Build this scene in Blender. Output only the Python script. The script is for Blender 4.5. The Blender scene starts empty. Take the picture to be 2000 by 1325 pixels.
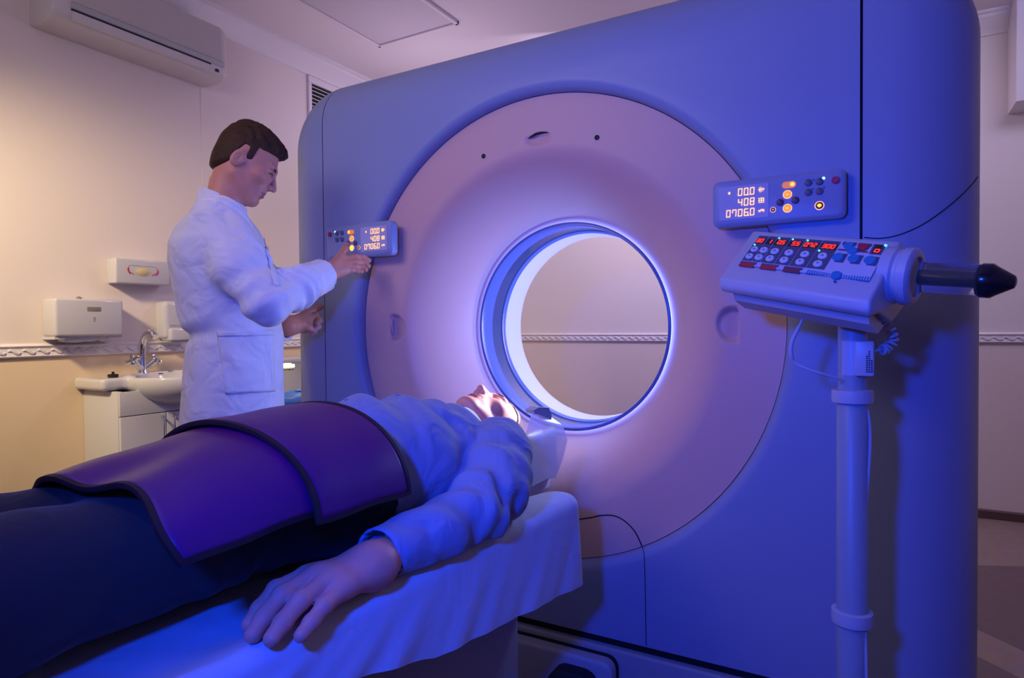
import bpy, bmesh, math, random
import numpy as np
from mathutils import Vector, Matrix, Euler
from mathutils.bvhtree import BVHTree

random.seed(7)
SC = bpy.context.scene
COL = SC.collection
R = math.radians

# ------------------------------------------------------------------ camera
CAM = Vector((0.900565, -1.99939, 1.145285))
FPX = 1248.64
_y, _p, _r = R(29.5664), R(1.1034), R(-0.4876)
_fw = Vector((-math.sin(_y) * math.cos(_p), math.cos(_y) * math.cos(_p), -math.sin(_p)))
_rt = Vector((math.cos(_y), math.sin(_y), 0))
_up = _rt.cross(_fw)
_r2 = _rt * math.cos(_r) + _up * math.sin(_r)
_u2 = -_rt * math.sin(_r) + _up * math.cos(_r)
cd = bpy.data.cameras.new('camera')
cam = bpy.data.objects.new('camera', cd)
COL.objects.link(cam)
cd.sensor_width = 36
cd.lens = FPX / 2000 * 36
cd.clip_start = 0.02
M3 = Matrix((_r2, _u2, -_fw)).transposed()
cam.matrix_world = Matrix.Translation(CAM) @ M3.to_4x4()
SC.camera = cam


def ray(px, py):
    return _fw + _r2 * ((px - 1000) / FPX) - _u2 * ((py - 662.5) / FPX)


def at(px, py, ax, v):
    d = ray(px, py)
    return CAM + d * ((v - CAM[ax]) / d[ax])


def atd(px, py, d):
    return CAM + ray(px, py) * d


# ------------------------------------------------------------------ world, lights, exposure
SC.view_settings.view_transform = 'Standard'
SC.view_settings.look = 'None'
SC.view_settings.exposure = 0.0
SC.view_settings.gamma = 1.0
SC.view_settings.use_curve_mapping = False
w = bpy.data.worlds.new('world')
SC.world = w
w.use_nodes = True
w.node_tree.nodes['Background'].inputs[0].default_value = (0.6, 0.45, 0.6, 1)
w.node_tree.nodes['Background'].inputs[1].default_value = 0.02


def look(o, tgt):
    o.rotation_euler = (Vector(tgt) - o.location).to_track_quat('-Z', 'Y').to_euler()


def lamp(kind, name, loc, tgt, power, col, **k):
    d = bpy.data.lights.new(name, kind)
    d.energy = power
    d.color = col
    for a, b in k.items():
        setattr(d, a, b)
    o = bpy.data.objects.new(name, d)
    COL.objects.link(o)
    o.location = loc
    if tgt is not None:
        look(o, tgt)
    return o


# the blue spot that stands behind and left of the camera
lamp('SPOT', 'blue_spot', (0.603, -2.132, 1.378), (0.75, -0.3, 1.25), 106, (0.001, 0.058, 1.0),
     spot_size=R(150), spot_blend=0.9, shadow_soft_size=0.05)
# warm lamp on the left wall
lamp('SPOT', 'warm_wall_lamp', (-1.40, -1.95, 2.30), (-2.327, 0.05, 0.92), 205, (1.0, 0.79, 0.47),
     spot_size=R(72), spot_blend=1.0, shadow_soft_size=0.12)
# weak warm fill, added out of view to warm the gantry's left side
lamp('SPOT', 'warm_gantry_fill', (-0.9, -2.6, 2.75), (-0.25, -0.3, 1.0), 16, (1.0, 0.62, 0.45),
     spot_size=R(62), spot_blend=1.0, shadow_soft_size=0.25)
# unseen floating fill added to brighten the ceiling
lamp('AREA', 'ceiling_fill', (-0.6, -2.2, 2.2), (-0.7, 0.0, 2.92), 11, (0.95, 0.84, 1.0),
     shape='RECTANGLE', size=1.2, size_y=0.5)
# unseen upward fill added behind the scanner for the far left corner
lamp('AREA', 'rear_ceiling_fill', (-1.5, 1.3, 2.15), (-1.6, 1.0, 2.92), 3.3, (0.85, 0.72, 1.0),
     shape='RECTANGLE', size=0.6, size_y=0.6)
# unseen fills added behind the scanner to lift the back wall
lamp('AREA', 'rear_room_fill', (-0.2, 1.5, 2.75), (-0.7, 2.6, 1.0), 30, (0.79, 0.69, 1.0),
     shape='RECTANGLE', size=1.4, size_y=0.4)
lamp('AREA', 'rear_corner_fill', (1.9, 1.2, 2.75), (1.6, 2.6, 1.6), 7.5, (0.64, 0.60, 1.0),
     shape='RECTANGLE', size=0.6, size_y=0.4)
# strip lamp under the ledge behind the man
lamp('AREA', 'ledge_lamp', (-2.05, 0.6, 0.94), (-2.2, 0.6, 0.7), 0.8, (1.0, 0.86, 0.62),
     shape='RECTANGLE', size=0.4, size_y=0.05)
# out of sight in the bore: two fills added for glow, then the spot
lamp('AREA', 'bore_fill', (0.322, 0.095, 1.15), (-0.38, -0.10, 1.11), 9, (0.17, 0.30, 1.0),
     shape='RECTANGLE', size=0.05, size_y=0.22)
lamp('AREA', 'liner_fill', (0.30, 0.32, 1.25), (-0.35, 0.14, 1.10), 3, (0.88, 0.72, 1.0),
     shape='RECTANGLE', size=0.10, size_y=0.35)
lamp('SPOT', 'bore_spot', (0.27, 0.20, 1.27), (-0.03, -0.44, 0.94), 95, (0.95, 0.93, 1.0),
     spot_size=R(22), spot_blend=0.6, shadow_soft_size=0.03)

# ------------------------------------------------------------------ materials
MATS = {}


def mat(name, col, rough=0.5, metal=0.0, bump=0.0, bscale=200.0, emit=None, es=0.0, trans=0.0, alpha=1.0,
        coat=0.0, sheen=0.0, sss=0.0, mottle=0.0, mscale=6.0, spec=0.5, ior=1.45):
    if name in MATS:
        return MATS[name]
    m = bpy.data.materials.new(name)
    m.use_nodes = True
    nt = m.node_tree
    b = nt.nodes['Principled BSDF']
    I = b.inputs
    I['Base Color'].default_value = (*col, 1)
    I['Roughness'].default_value = rough
    I['Metallic'].default_value = metal
    I['Specular IOR Level'].default_value = spec
    I['IOR'].default_value = ior
    I['Transmission Weight'].default_value = trans
    I['Alpha'].default_value = alpha
    I['Coat Weight'].default_value = coat
    I['Sheen Weight'].default_value = sheen
    if sss:
        I['Subsurface Weight'].default_value = sss
        I['Subsurface Radius'].default_value = (0.9, 0.3, 0.15)
        I['Subsurface Scale'].default_value = 0.01
    if emit:
        I['Emission Color'].default_value = (*emit, 1)
        I['Emission Strength'].default_value = es
    tc = nt.nodes.new('ShaderNodeTexCoord')
    if bump:
        n = nt.nodes.new('ShaderNodeTexNoise')
        n.inputs['Scale'].default_value = bscale
        n.inputs['Detail'].default_value = 3
        nt.links.new(tc.outputs['Object'], n.inputs['Vector'])
        bp = nt.nodes.new('ShaderNodeBump')
        bp.inputs['Strength'].default_value = bump
        bp.inputs['Distance'].default_value = 0.002
        nt.links.new(n.outputs['Fac'], bp.inputs['Height'])
        nt.links.new(bp.outputs['Normal'], I['Normal'])
    if mottle:
        n = nt.nodes.new('ShaderNodeTexNoise')
        n.inputs['Scale'].default_value = mscale
        n.inputs['Detail'].default_value = 4
        nt.links.new(tc.outputs['Object'], n.inputs['Vector'])
        mx = nt.nodes.new('ShaderNodeMix')
        mx.data_type = 'RGBA'
        mx.inputs[6].default_value = (*[c * (1 - mottle) for c in col], 1)
        mx.inputs[7].default_value = (*[min(1, c * (1 + mottle)) for c in col], 1)
        nt.links.new(n.outputs['Fac'], mx.inputs[0])
        nt.links.new(mx.outputs[2], I['Base Color'])
    MATS[name] = m
    return m


white_plastic = mat('white plastic', (0.46, 0.46, 0.54), 0.38, bump=0.03, bscale=400)
pole_white = mat('painted pole', (0.28, 0.32, 0.40), 0.4, bump=0.03, bscale=400)
gantry_grey = mat('gantry grey shell', (0.26, 0.305, 0.48), 0.42, bump=0.04, bscale=500)
plate_cream = mat('bore plate cream', (0.70, 0.42, 0.37), 0.45, bump=0.03, bscale=500)
plinth_grey = mat('plinth grey', (0.35, 0.34, 0.38), 0.5, bump=0.03)
black_gap = mat('black rubber', (0.008, 0.008, 0.010), 0.6, bump=0.03)
black_gloss = mat('black gloss', (0.012, 0.012, 0.016), 0.18, coat=0.3)
chrome = mat('chrome', (0.75, 0.75, 0.78), 0.12, metal=1.0)
steel = mat('brushed steel', (0.66, 0.62, 0.56), 0.45, metal=0.3)
screen_m = mat('screen glass', (0.46, 0.46, 0.62), 0.2, coat=0.4)
amber = mat('amber digits', (0.9, 0.5, 0.15), 0.5, emit=(1.0, 0.44, 0.13), es=1.7)
amber_dim = mat('amber glow', (0.5, 0.15, 0.05), 0.5, emit=(1.0, 0.30, 0.06), es=0.5)
yellow_lit = mat('lit yellow key', (0.9, 0.6, 0.1), 0.5, emit=(1.0, 0.56, 0.04), es=1.2)
red_dig = mat('red digits', (0.9, 0.05, 0.02), 0.5, emit=(1.0, 0.02, 0.01), es=2.2)
green_led = mat('green indicator', (0.1, 0.8, 0.4), 0.4, emit=(0.1, 0.9, 0.45), es=1.6)
aqua_led = mat('aqua indicator', (0.3, 0.9, 0.8), 0.4, emit=(0.3, 1.0, 0.8), es=3.0)
skin_m = mat('skin', (0.64, 0.27, 0.17), 0.5, bump=0.05, bscale=350, sss=0.15, mottle=0.10, mscale=28)
skin_pale = mat('pale skin', (0.80, 0.33, 0.24), 0.5, bump=0.05, bscale=350, sss=0.15, mottle=0.10, mscale=28)
lip_m = mat('lips', (0.42, 0.15, 0.13), 0.45)
nail_m = mat('fingernail', (0.68, 0.42, 0.38), 0.25, coat=0.2)
eye_m = mat('eyeball', (0.75, 0.72, 0.70), 0.15)
hair_brown = mat('dark brown hair', (0.055, 0.026, 0.012), 0.6, bump=0.5, bscale=160, mottle=0.5, mscale=90, spec=0.2)
hair_light = mat('light brown hair', (0.16, 0.09, 0.05), 0.55, bump=0.5, bscale=160, mottle=0.5, mscale=90)
coat_white = mat('white coat cotton', (0.78, 0.78, 0.82), 0.8, bump=0.10, bscale=700, sheen=0.1)
shirt_blue = mat('pale blue shirt cotton', (0.25, 0.30, 0.48), 0.8, bump=0.12, bscale=700, sheen=0.1)
shirt_dark = mat('dark shirt', (0.03, 0.03, 0.05), 0.8, bump=0.1)
trouser_m = mat('charcoal trousers', (0.030, 0.028, 0.032), 0.85, bump=0.2, bscale=600, sheen=0.1)
apron_m = mat('violet apron vinyl', (0.12, 0.008, 0.12), 0.40, bump=0.08, bscale=60, spec=0.45)
piping_m = mat('black binding', (0.020, 0.006, 0.012), 0.7, bump=0.1)
sheet_m = mat('white sheet', (0.60, 0.66, 0.76), 0.85, bump=0.10, bscale=500)
film_m = mat('clear plastic film', (0.85, 0.85, 0.9), 0.3, trans=0.6, alpha=0.55, ior=1.2, bump=0.6, bscale=25)
clear_m = mat('clear syringe plastic', (0.9, 0.9, 0.95), 0.08, trans=0.97, ior=1.08)
glass_band = mat('smoked bore window', (0.05, 0.07, 0.16), 0.10, coat=0.6)
ring_blue = mat('bore ring blue', (0.10, 0.14, 0.40), 0.25)
liner_white = mat('bore liner white', (0.60, 0.58, 0.60), 0.35)
glow_m = mat('halo light', (0.8, 0.8, 1.0), 0.4, emit=(0.11, 0.19, 1.0), es=5.5)
ceramic = mat('white ceramic', (0.56, 0.53, 0.52), 0.12, coat=0.4)
cab_white = mat('white laminate', (0.55, 0.53, 0.53), 0.4, bump=0.02)
disp_white = mat('glossy white dispenser', (0.52, 0.50, 0.53), 0.15, coat=0.4)
grey_window = mat('grey window', (0.22, 0.19, 0.16), 0.3)
red_print = mat('red print', (0.55, 0.02, 0.06), 0.5)
latex = mat('cream latex', (0.62, 0.50, 0.24), 0.6)
ac_white = mat('cream white air conditioner', (0.62, 0.57, 0.54), 0.35)
ac_grille = mat('air conditioner grille', (0.62, 0.55, 0.50), 0.5)
ac_band = mat('grey band', (0.42, 0.42, 0.42), 0.4)
paper = mat('white paper', (0.75, 0.72, 0.70), 0.8)
blue_vinyl = mat('blue vinyl', (0.03, 0.12, 0.48), 0.4)
key_blue = mat('blue key', (0.02, 0.22, 0.50), 0.4)
key_dark = mat('dark key', (0.10, 0.10, 0.16), 0.4)
key_red = mat('red key', (0.45, 0.02, 0.05), 0.4)
key_pale = mat('pale key', (0.62, 0.64, 0.78), 0.4)
overlay_m = mat('slate overlay', (0.085, 0.085, 0.16), 0.45)
red_label = mat('red label', (0.50, 0.03, 0.05), 0.5)
faint_label = mat('faded red label', (0.20, 0.04, 0.09), 0.5)
label_print = mat('black print', (0.02, 0.02, 0.03), 0.6)
ceil_m = mat('ceiling paint', (0.74, 0.66, 0.66), 0.85, bump=0.05, bscale=60)
hatch_m = mat('ceiling hatch paint', (0.60, 0.54, 0.58), 0.7)
trim_m = mat('white plaster trim', (0.74, 0.68, 0.68), 0.6)
base_m = mat('brown skirting', (0.10, 0.055, 0.050), 0.5)


def cloth_folds(m, scale=17.0, strength=0.5, dist=0.010):
    nt = m.node_tree
    b = nt.nodes['Principled BSDF']
    tc = nt.nodes.new('ShaderNodeTexCoord')
    n = nt.nodes.new('ShaderNodeTexNoise')
    n.inputs['Scale'].default_value = scale
    n.inputs['Detail'].default_value = 2.5
    n.inputs['Distortion'].default_value = 0.8
    nt.links.new(tc.outputs['Object'], n.inputs['Vector'])
    bp = nt.nodes.new('ShaderNodeBump')
    bp.inputs['Strength'].default_value = strength
    bp.inputs['Distance'].default_value = dist
    nt.links.new(n.outputs['Fac'], bp.inputs['Height'])
    old = b.inputs['Normal'].links
    if old:
        nt.links.new(old[0].from_socket, bp.inputs['Normal'])
    nt.links.new(bp.outputs['Normal'], b.inputs['Normal'])


cloth_folds(coat_white, 10, .8, .022)
cloth_folds(shirt_blue, 12, .8, .018)
cloth_folds(trouser_m, 14, .5, .010)
cloth_folds(sheet_m, 9, .35, .012)


def wall_mat(name='two tone wall paint', low=(0.78, 0.60, 0.38), high=(0.76, 0.66, 0.60)):
    m = bpy.data.materials.new(name)
    m.use_nodes = True
    nt = m.node_tree
    b = nt.nodes['Principled BSDF']
    b.inputs['Roughness'].default_value = 0.75
    g = nt.nodes.new('ShaderNodeNewGeometry')
    s = nt.nodes.new('ShaderNodeSeparateXYZ')
    c = nt.nodes.new('ShaderNodeMath')
    c.operation = 'GREATER_THAN'
    c.inputs[1].default_value = 1.045
    mx = nt.nodes.new('ShaderNodeMix')
    mx.data_type = 'RGBA'
    mx.inputs[6].default_value = (*low, 1)
    mx.inputs[7].default_value = (*high, 1)
    nt.links.new(g.outputs['Position'], s.inputs[0])
    nt.links.new(s.outputs[2], c.inputs[0])
    nt.links.new(c.outputs[0], mx.inputs[0])
    nt.links.new(mx.outputs[2], b.inputs['Base Color'])
    n = nt.nodes.new('ShaderNodeTexNoise')
    n.inputs['Scale'].default_value = 90
    bp = nt.nodes.new('ShaderNodeBump')
    bp.inputs['Strength'].default_value = 0.06
    bp.inputs['Distance'].default_value = 0.003
    nt.links.new(n.outputs['Fac'], bp.inputs['Height'])
    nt.links.new(bp.outputs['Normal'], b.inputs['Normal'])
    return m


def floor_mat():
    m = bpy.data.materials.new('banded vinyl floor')
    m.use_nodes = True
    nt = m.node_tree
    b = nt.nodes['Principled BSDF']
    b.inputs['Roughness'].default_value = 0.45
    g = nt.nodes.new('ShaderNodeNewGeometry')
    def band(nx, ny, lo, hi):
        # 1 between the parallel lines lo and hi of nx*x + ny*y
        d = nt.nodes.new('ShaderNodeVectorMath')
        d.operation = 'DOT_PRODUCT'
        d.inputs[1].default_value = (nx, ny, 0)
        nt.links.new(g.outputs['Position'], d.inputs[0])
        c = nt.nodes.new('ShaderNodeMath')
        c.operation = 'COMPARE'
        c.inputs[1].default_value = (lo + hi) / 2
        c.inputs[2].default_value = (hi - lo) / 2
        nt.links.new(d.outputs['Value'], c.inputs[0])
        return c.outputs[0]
    outs = [band(-.47, 1, 1.062, 1.9), band(1, 1, 1.885, 2.145), band(1, 1, -.6, -.2), band(-.47, 1, -2.6, -2.2)]  # straight paler bands across the darker floor
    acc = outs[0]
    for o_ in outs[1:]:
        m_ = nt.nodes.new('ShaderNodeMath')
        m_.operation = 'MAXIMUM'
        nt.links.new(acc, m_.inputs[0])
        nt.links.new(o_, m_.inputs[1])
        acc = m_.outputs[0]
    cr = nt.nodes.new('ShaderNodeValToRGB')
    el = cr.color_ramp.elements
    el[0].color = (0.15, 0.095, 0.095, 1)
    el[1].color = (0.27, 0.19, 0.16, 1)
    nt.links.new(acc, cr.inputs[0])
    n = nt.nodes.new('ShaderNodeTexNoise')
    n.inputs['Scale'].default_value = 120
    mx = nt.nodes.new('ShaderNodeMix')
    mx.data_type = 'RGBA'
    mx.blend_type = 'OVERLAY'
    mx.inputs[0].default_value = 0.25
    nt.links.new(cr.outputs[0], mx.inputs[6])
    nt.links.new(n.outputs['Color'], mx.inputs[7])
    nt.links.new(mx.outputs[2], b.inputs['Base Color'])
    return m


# ------------------------------------------------------------------ mesh helpers
def tag(o, label=None, cat=None, group=None, kind=None):
    if label: o['label'] = label
    if cat: o['category'] = cat
    if group: o['group'] = group
    if kind: o['kind'] = kind
    return o


def thing(name, label, cat, loc=(0, 0, 0), group=None, M=None):
    o = bpy.data.objects.new(name, None)
    COL.objects.link(o)
    o.empty_display_size = 0.05
    if M is not None:
        o.matrix_world = M
    else:
        o.location = loc
    return tag(o, label, cat, group)


def W(o):
    m = o.matrix_basis.copy()
    return W(o.parent) @ m if o.parent else m


def link(name, me, m, parent=None, world=True):
    """Link a mesh object. Mesh data is in world space when world=True, else in the parent's space."""
    o = bpy.data.objects.new(name, me)
    if m is not None:
        for mm in (m if isinstance(m, (list, tuple)) else [m]):
            me.materials.append(mm)
    COL.objects.link(o)
    if parent is not None:
        o.parent = parent
        if world:
            me.transform(W(parent).inverted())
    return o


def obj(name, bm, m, parent=None, smooth=None, world=True):
    me = bpy.data.meshes.new(name)
    bmesh.ops.recalc_face_normals(bm, faces=bm.faces)
    bm.to_mesh(me)
    bm.free()
    if smooth is None:
        smooth = 40
    if smooth:
        me.shade_smooth()
        me.set_sharp_from_angle(angle=R(smooth))
    return link(name, me, m, parent, world)


def raw(name, V, F, m, parent=None, smooth=True, world=True, recalc=False):
    me = bpy.data.meshes.new(name)
    me.from_pydata([tuple(map(float, v)) for v in V], [], [tuple(map(int, f)) for f in F])
    me.validate()
    if recalc:
        bm = bmesh.new(); bm.from_mesh(me)
        bmesh.ops.recalc_face_normals(bm, faces=bm.faces)
        bm.to_mesh(me); bm.free()
    if smooth:
        me.shade_smooth()
    return link(name, me, m, parent, world)


def box(bm, lo, hi, bev=0.0, M=None, seg=3, idx=0):
    lo, hi = Vector(lo), Vector(hi)
    r = bmesh.ops.create_cube(bm, size=1)
    vs = r['verts']
    c, s = (lo + hi) / 2, hi - lo
    for v in vs:
        v.co = Vector((v.co.x * s.x + c.x, v.co.y * s.y + c.y, v.co.z * s.z + c.z))
    fs = list({f for v in vs for f in v.link_faces})
    if bev:
        es = list({e for v in vs for e in v.link_edges})
        b = bmesh.ops.bevel(bm, geom=es, offset=bev, segments=seg, profile=0.5, affect='EDGES')
        vs = list({v for f in b['faces'] for v in f.verts} | {v for v in vs if v.is_valid})
        fs = list({f for v in vs for f in v.link_faces})
    if M is not None:
        for v in vs: v.co = M @ v.co
    for f in fs: f.material_index = idx
    return vs


def rbox2(bm, u0, u1, v0, v1, n0, n1, rad, M, seg=6, idx=0, bev=0.0):
    """Rounded-rectangle slab: outline in local x/z, thickness along local y (n0..n1)."""
    pts = []
    for cx, cy, a0 in ((u1 - rad, v1 - rad, 0), (u0 + rad, v1 - rad, 90), (u0 + rad, v0 + rad, 180), (u1 - rad, v0 + rad, 270)):
        for k in range(seg + 1):
            a = R(a0 + 90 * k / seg)
            pts.append((cx + rad * math.cos(a), cy + rad * math.sin(a)))
    cxm, cym = (u0 + u1) / 2, (v0 + v1) / 2
    rings = []
    lay = [(n0, 0.0), (n1, 0.0)] if not bev else [(n0, 0.0), (n1 + (n0 - n1) / abs(n0 - n1) * bev, 0.0), (n1 + (n0 - n1) / abs(n0 - n1) * bev * .3, bev * .7 ), (n1, bev * 1.6)]
    for n, ins in lay:
        ring = []
        for x, z in pts:
            dx, dz = x - cxm, z - cym
            sx = 1 - ins / max(1e-6, (u1 - u0) / 2)
            sz = 1 - ins / max(1e-6, (v1 - v0) / 2)
            ring.append(bm.verts.new(M @ Vector((cxm + dx * sx, n, cym + dz * sz))))
        rings.append(ring)
    fs = []
    N = len(pts)
    for a, b in zip(rings[:-1], rings[1:]):
        for k in range(N):
            fs.append(bm.faces.new((a[k], a[(k + 1) % N], b[(k + 1) % N], b[k])))
    fs.append(bm.faces.new(rings[0][::-1]))
    fs.append(bm.faces.new(rings[-1]))
    for f in fs: f.material_index = idx
    return fs


def frame_of(t, up=(0, 0, 1)):
    t = Vector(t).normalized()
    u = Vector(up)
    if abs(t.dot(u)) > 0.98: u = Vector((1, 0, 0))
    a = t.cross(u).normalized()
    return a, t.cross(a).normalized()


def tube(bm, pts, rad, n=10, cap=True, idx=0):
    pts = [Vector(p) for p in pts]
    rs = rad if isinstance(rad, (list, tuple)) else [rad] * len(pts)
    rings = []
    a = None
    for i, p in enumerate(pts):
        t = (pts[min(i + 1, len(pts) - 1)] - pts[max(i - 1, 0)]).normalized()
        if a is None:
            a, b = frame_of(t)
        else:
            a = (a - t * a.dot(t)).normalized()
        b = t.cross(a)
        rings.append([bm.verts.new(p + (a * math.cos(2 * math.pi * k / n) + b * math.sin(2 * math.pi * k / n)) * rs[i]) for k in range(n)])
    for A, B in zip(rings[:-1], rings[1:]):
        for k in range(n):
            f = bm.faces.new((A[k], A[(k + 1) % n], B[(k + 1) % n], B[k]))
            f.material_index = idx
    if cap:
        for r_ in (rings[0], rings[-1]):
            f = bm.faces.new(r_)
            f.material_index = idx


def lathe(bm, prof, M, n=48, idx=0, cap=True):
    """prof: list of (radius, height along local z)."""
    rings = [[bm.verts.new(M @ Vector((r * math.cos(2 * math.pi * k / n), r * math.sin(2 * math.pi * k / n), h))) for k in range(n)] for r, h in prof]
    for A, B in zip(rings[:-1], rings[1:]):
        for k in range(n):
            f = bm.faces.new((A[k], A[(k + 1) % n], B[(k + 1) % n], B[k]))
            f.material_index = idx
    if cap:
        for r_ in (rings[0], rings[-1]):
            f = bm.faces.new(r_)
            f.material_index = idx


def axisM(o, d, up=(0, 0, 1)):
    """Matrix whose local z runs along d."""
    d = Vector(d).normalized()
    a, b = frame_of(d, up)
    return Matrix.Translation(Vector(o)) @ Matrix((a, d.cross(a), d)).transposed().to_4x4()


def prism(bm, poly, M, x0, x1, idx=0):
    """Extrude a polygon given in local (y, z) along local x."""
    A = [bm.verts.new(M @ Vector((x0, y, z))) for y, z in poly]
    B = [bm.verts.new(M @ Vector((x1, y, z))) for y, z in poly]
    n = len(poly)
    fs = [bm.faces.new(A[::-1]), bm.faces.new(B)]
    for k in range(n):
        fs.append(bm.faces.new((A[k], A[(k + 1) % n], B[(k + 1) % n], B[k])))
    for f in fs: f.material_index = idx
    return fs


def spline(pts, n=8):
    """Catmull-Rom through the points."""
    P = [Vector(p) for p in pts]
    P = [P[0] * 2 - P[1]] + P + [P[-1] * 2 - P[-2]]
    out = []
    for i in range(1, len(P) - 2):
        for k in range(n):
            t = k / n
            a, b, c, d = P[i - 1:i + 3]
            out.append(0.5 * ((2 * b) + (c - a) * t + (2 * a - 5 * b + 4 * c - d) * t * t + (3 * b - a - 3 * c + d) * t ** 3))
    out.append(P[-2])
    return out


def bvh_of(*objs):
    V, F = [], []
    for o in objs:
        mw = W(o)
        off = len(V)
        V += [mw @ v.co for v in o.data.vertices]
        F += [[i + off for i in p.vertices] for p in o.data.polygons]
    return BVHTree.FromPolygons(V, F)


# ------------------------------------------------------------------ signed-distance modelling
def _a(p): return np.array(p, np.float32)


def rcone(P, a, b, ra, rb):
    a, b = _a(a), _a(b)
    ba = b - a
    pa = [P[i] - a[i] for i in range(3)]
    h = np.clip((pa[0] * ba[0] + pa[1] * ba[1] + pa[2] * ba[2]) / max(1e-9, float(ba @ ba)), 0, 1)
    return np.sqrt((pa[0] - h * ba[0]) ** 2 + (pa[1] - h * ba[1]) ** 2 + (pa[2] - h * ba[2]) ** 2) - (ra + h * (rb - ra))


def ell(P, c, r, rot=None):
    q = [P[i] - c[i] for i in range(3)]
    if rot is not None:
        m = np.array(Euler([R(x) for x in rot]).to_matrix().transposed(), np.float32)
        q = [m[i][0] * q[0] + m[i][1] * q[1] + m[i][2] * q[2] for i in range(3)]
    k0 = np.sqrt(sum((q[i] / r[i]) ** 2 for i in range(3)))
    k1 = np.sqrt(sum((q[i] / r[i] ** 2) ** 2 for i in range(3))) + 1e-9
    return k0 * (k0 - 1) / k1


def sbox(P, c, h, r):
    q = [np.abs(P[i] - c[i]) - (h[i] - r) for i in range(3)]
    o = np.sqrt(sum(np.maximum(v, 0) ** 2 for v in q))
    return o + np.minimum(np.maximum(q[0], np.maximum(q[1], q[2])), 0) - r


def smin(a, b, k):
    h = np.maximum(k - np.abs(a - b), 0) / k
    return np.minimum(a, b) - h * h * k * 0.25


def smax(a, b, k): return -smin(-a, -b, k)


def chain(P, pts, rads, k=0.02):
    d = None
    for i in range(len(pts) - 1):
        e = rcone(P, pts[i], pts[i + 1], rads[i], rads[i + 1])
        d = e if d is None else smin(d, e, k)
    return d


_rng = np.random.RandomState(3)
_W = [(_rng.randn(3), _rng.rand() * 6.28) for _ in range(24)]


def wav(P, s, i0=0, n=6, an=(1, 1, 1)):
    o = 0
    for (d, ph) in _W[i0:i0 + n]:
        o = o + np.sin(s * (d[0] * P[0] * an[0] + d[1] * P[1] * an[1] + d[2] * P[2] * an[2]) + ph)
    return o / n


def nets(f, lo, hi, h):
    """Naive surface nets of the field f on a grid; returns vertices and quads."""
    ax = [np.arange(lo[i], hi[i] + h, h, dtype=np.float32) for i in range(3)]
    P = np.meshgrid(*ax, indexing='ij')
    v = f(P).astype(np.float32)
    s = v < 0
    nx, ny, nz = v.shape
    cs = [(i, j, k) for i in (0, 1) for j in (0, 1) for k in (0, 1)]
    sl = lambda A, c: A[c[0]:nx - 1 + c[0], c[1]:ny - 1 + c[1], c[2]:nz - 1 + c[2]]
    cnt = sum(sl(s, c).astype(np.int8) for c in cs)
    act = (cnt > 0) & (cnt < 8)
    I = np.argwhere(act)
    acc = np.zeros((len(I), 3)); num = np.zeros(len(I))
    ed = [(a, b) for a in cs for b in cs if sum(b) - sum(a) == 1 and all(y >= x for x, y in zip(a, b))]
    for a, b in ed:
        va = v[I[:, 0] + a[0], I[:, 1] + a[1], I[:, 2] + a[2]]
        vb = v[I[:, 0] + b[0], I[:, 1] + b[1], I[:, 2] + b[2]]
        m = (va < 0) != (vb < 0)
        t = np.where(m, va / np.where(m, va - vb, 1), 0)
        p = np.array(a)[None, :] + t[:, None] * (np.array(b) - np.array(a))[None, :]
        acc[m] += p[m]; num[m] += 1
    V = (I + acc / num[:, None]) * h + np.array(lo)
    idx = -np.ones(act.shape, np.int64)
    idx[act] = np.arange(len(I))
    F = []
    for d in range(3):
        e = [1 if i == d else 0 for i in range(3)]
        A = s[:nx - e[0], :ny - e[1], :nz - e[2]]; B = s[e[0]:, e[1]:, e[2]:]
        X = np.argwhere(A != B)
        u, w_ = [(1, 2), (2, 0), (0, 1)][d]
        ok = (X[:, u] > 0) & (X[:, w_] > 0) & (X[:, u] < v.shape[u] - 1) & (X[:, w_] < v.shape[w_] - 1)
        X = X[ok]
        fl = A[X[:, 0], X[:, 1], X[:, 2]]
        def cell(du, dw):
            Y = X.copy(); Y[:, u] += du; Y[:, w_] += dw
            return idx[Y[:, 0], Y[:, 1], Y[:, 2]]
        q = np.stack([cell(-1, -1), cell(0, -1), cell(0, 0), cell(-1, 0)], 1)
        q[~fl] = q[~fl][:, ::-1]
        F.append(q)
    F = np.concatenate(F)
    F = F[(F >= 0).all(1)]
    return V, F


def xf(M, V):
    m = np.array(M)
    return V @ m[:3, :3].T + m[:3, 3]


def join(*parts):
    V, F, o = [], [], 0
    for v, f in parts:
        V.append(v); F.append(f + o); o += len(v)
    return np.concatenate(V), np.concatenate(F)

def spline_px(pts, n=6):
    return [(v.x, v.y) for v in spline([(a, b, 0) for a, b in pts], n)]


def text_obj(name, txt, size, M, m, parent, depth=.0003):
    """Lettering in the local x/z plane facing local -y, centred on the origin."""
    c = bpy.data.curves.new(name, 'FONT')
    c.body = txt
    c.size = size
    c.align_x = 'CENTER'
    c.align_y = 'CENTER'
    c.extrude = depth
    o = bpy.data.objects.new(name + '_tmp', c)
    COL.objects.link(o)
    bpy.context.view_layer.update()
    me = bpy.data.meshes.new_from_object(o.evaluated_get(bpy.context.evaluated_depsgraph_get()))
    bpy.data.objects.remove(o)
    bpy.data.curves.remove(c)
    me.transform(M @ Matrix.Rotation(R(90), 4, 'X'))
    me.materials.clear()
    return link(name, me, m, parent)

# ------------------------------------------------------------------ the room
XW, YB, ZC = -2.327, 2.609, 2.92
XR, YN = 2.70, -4.20
wm = wall_mat()


def struct(name, lo, hi, m):
    bm = bmesh.new()
    box(bm, lo, hi)
    return tag(obj(name, bm, m, smooth=0), kind='structure')


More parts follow.
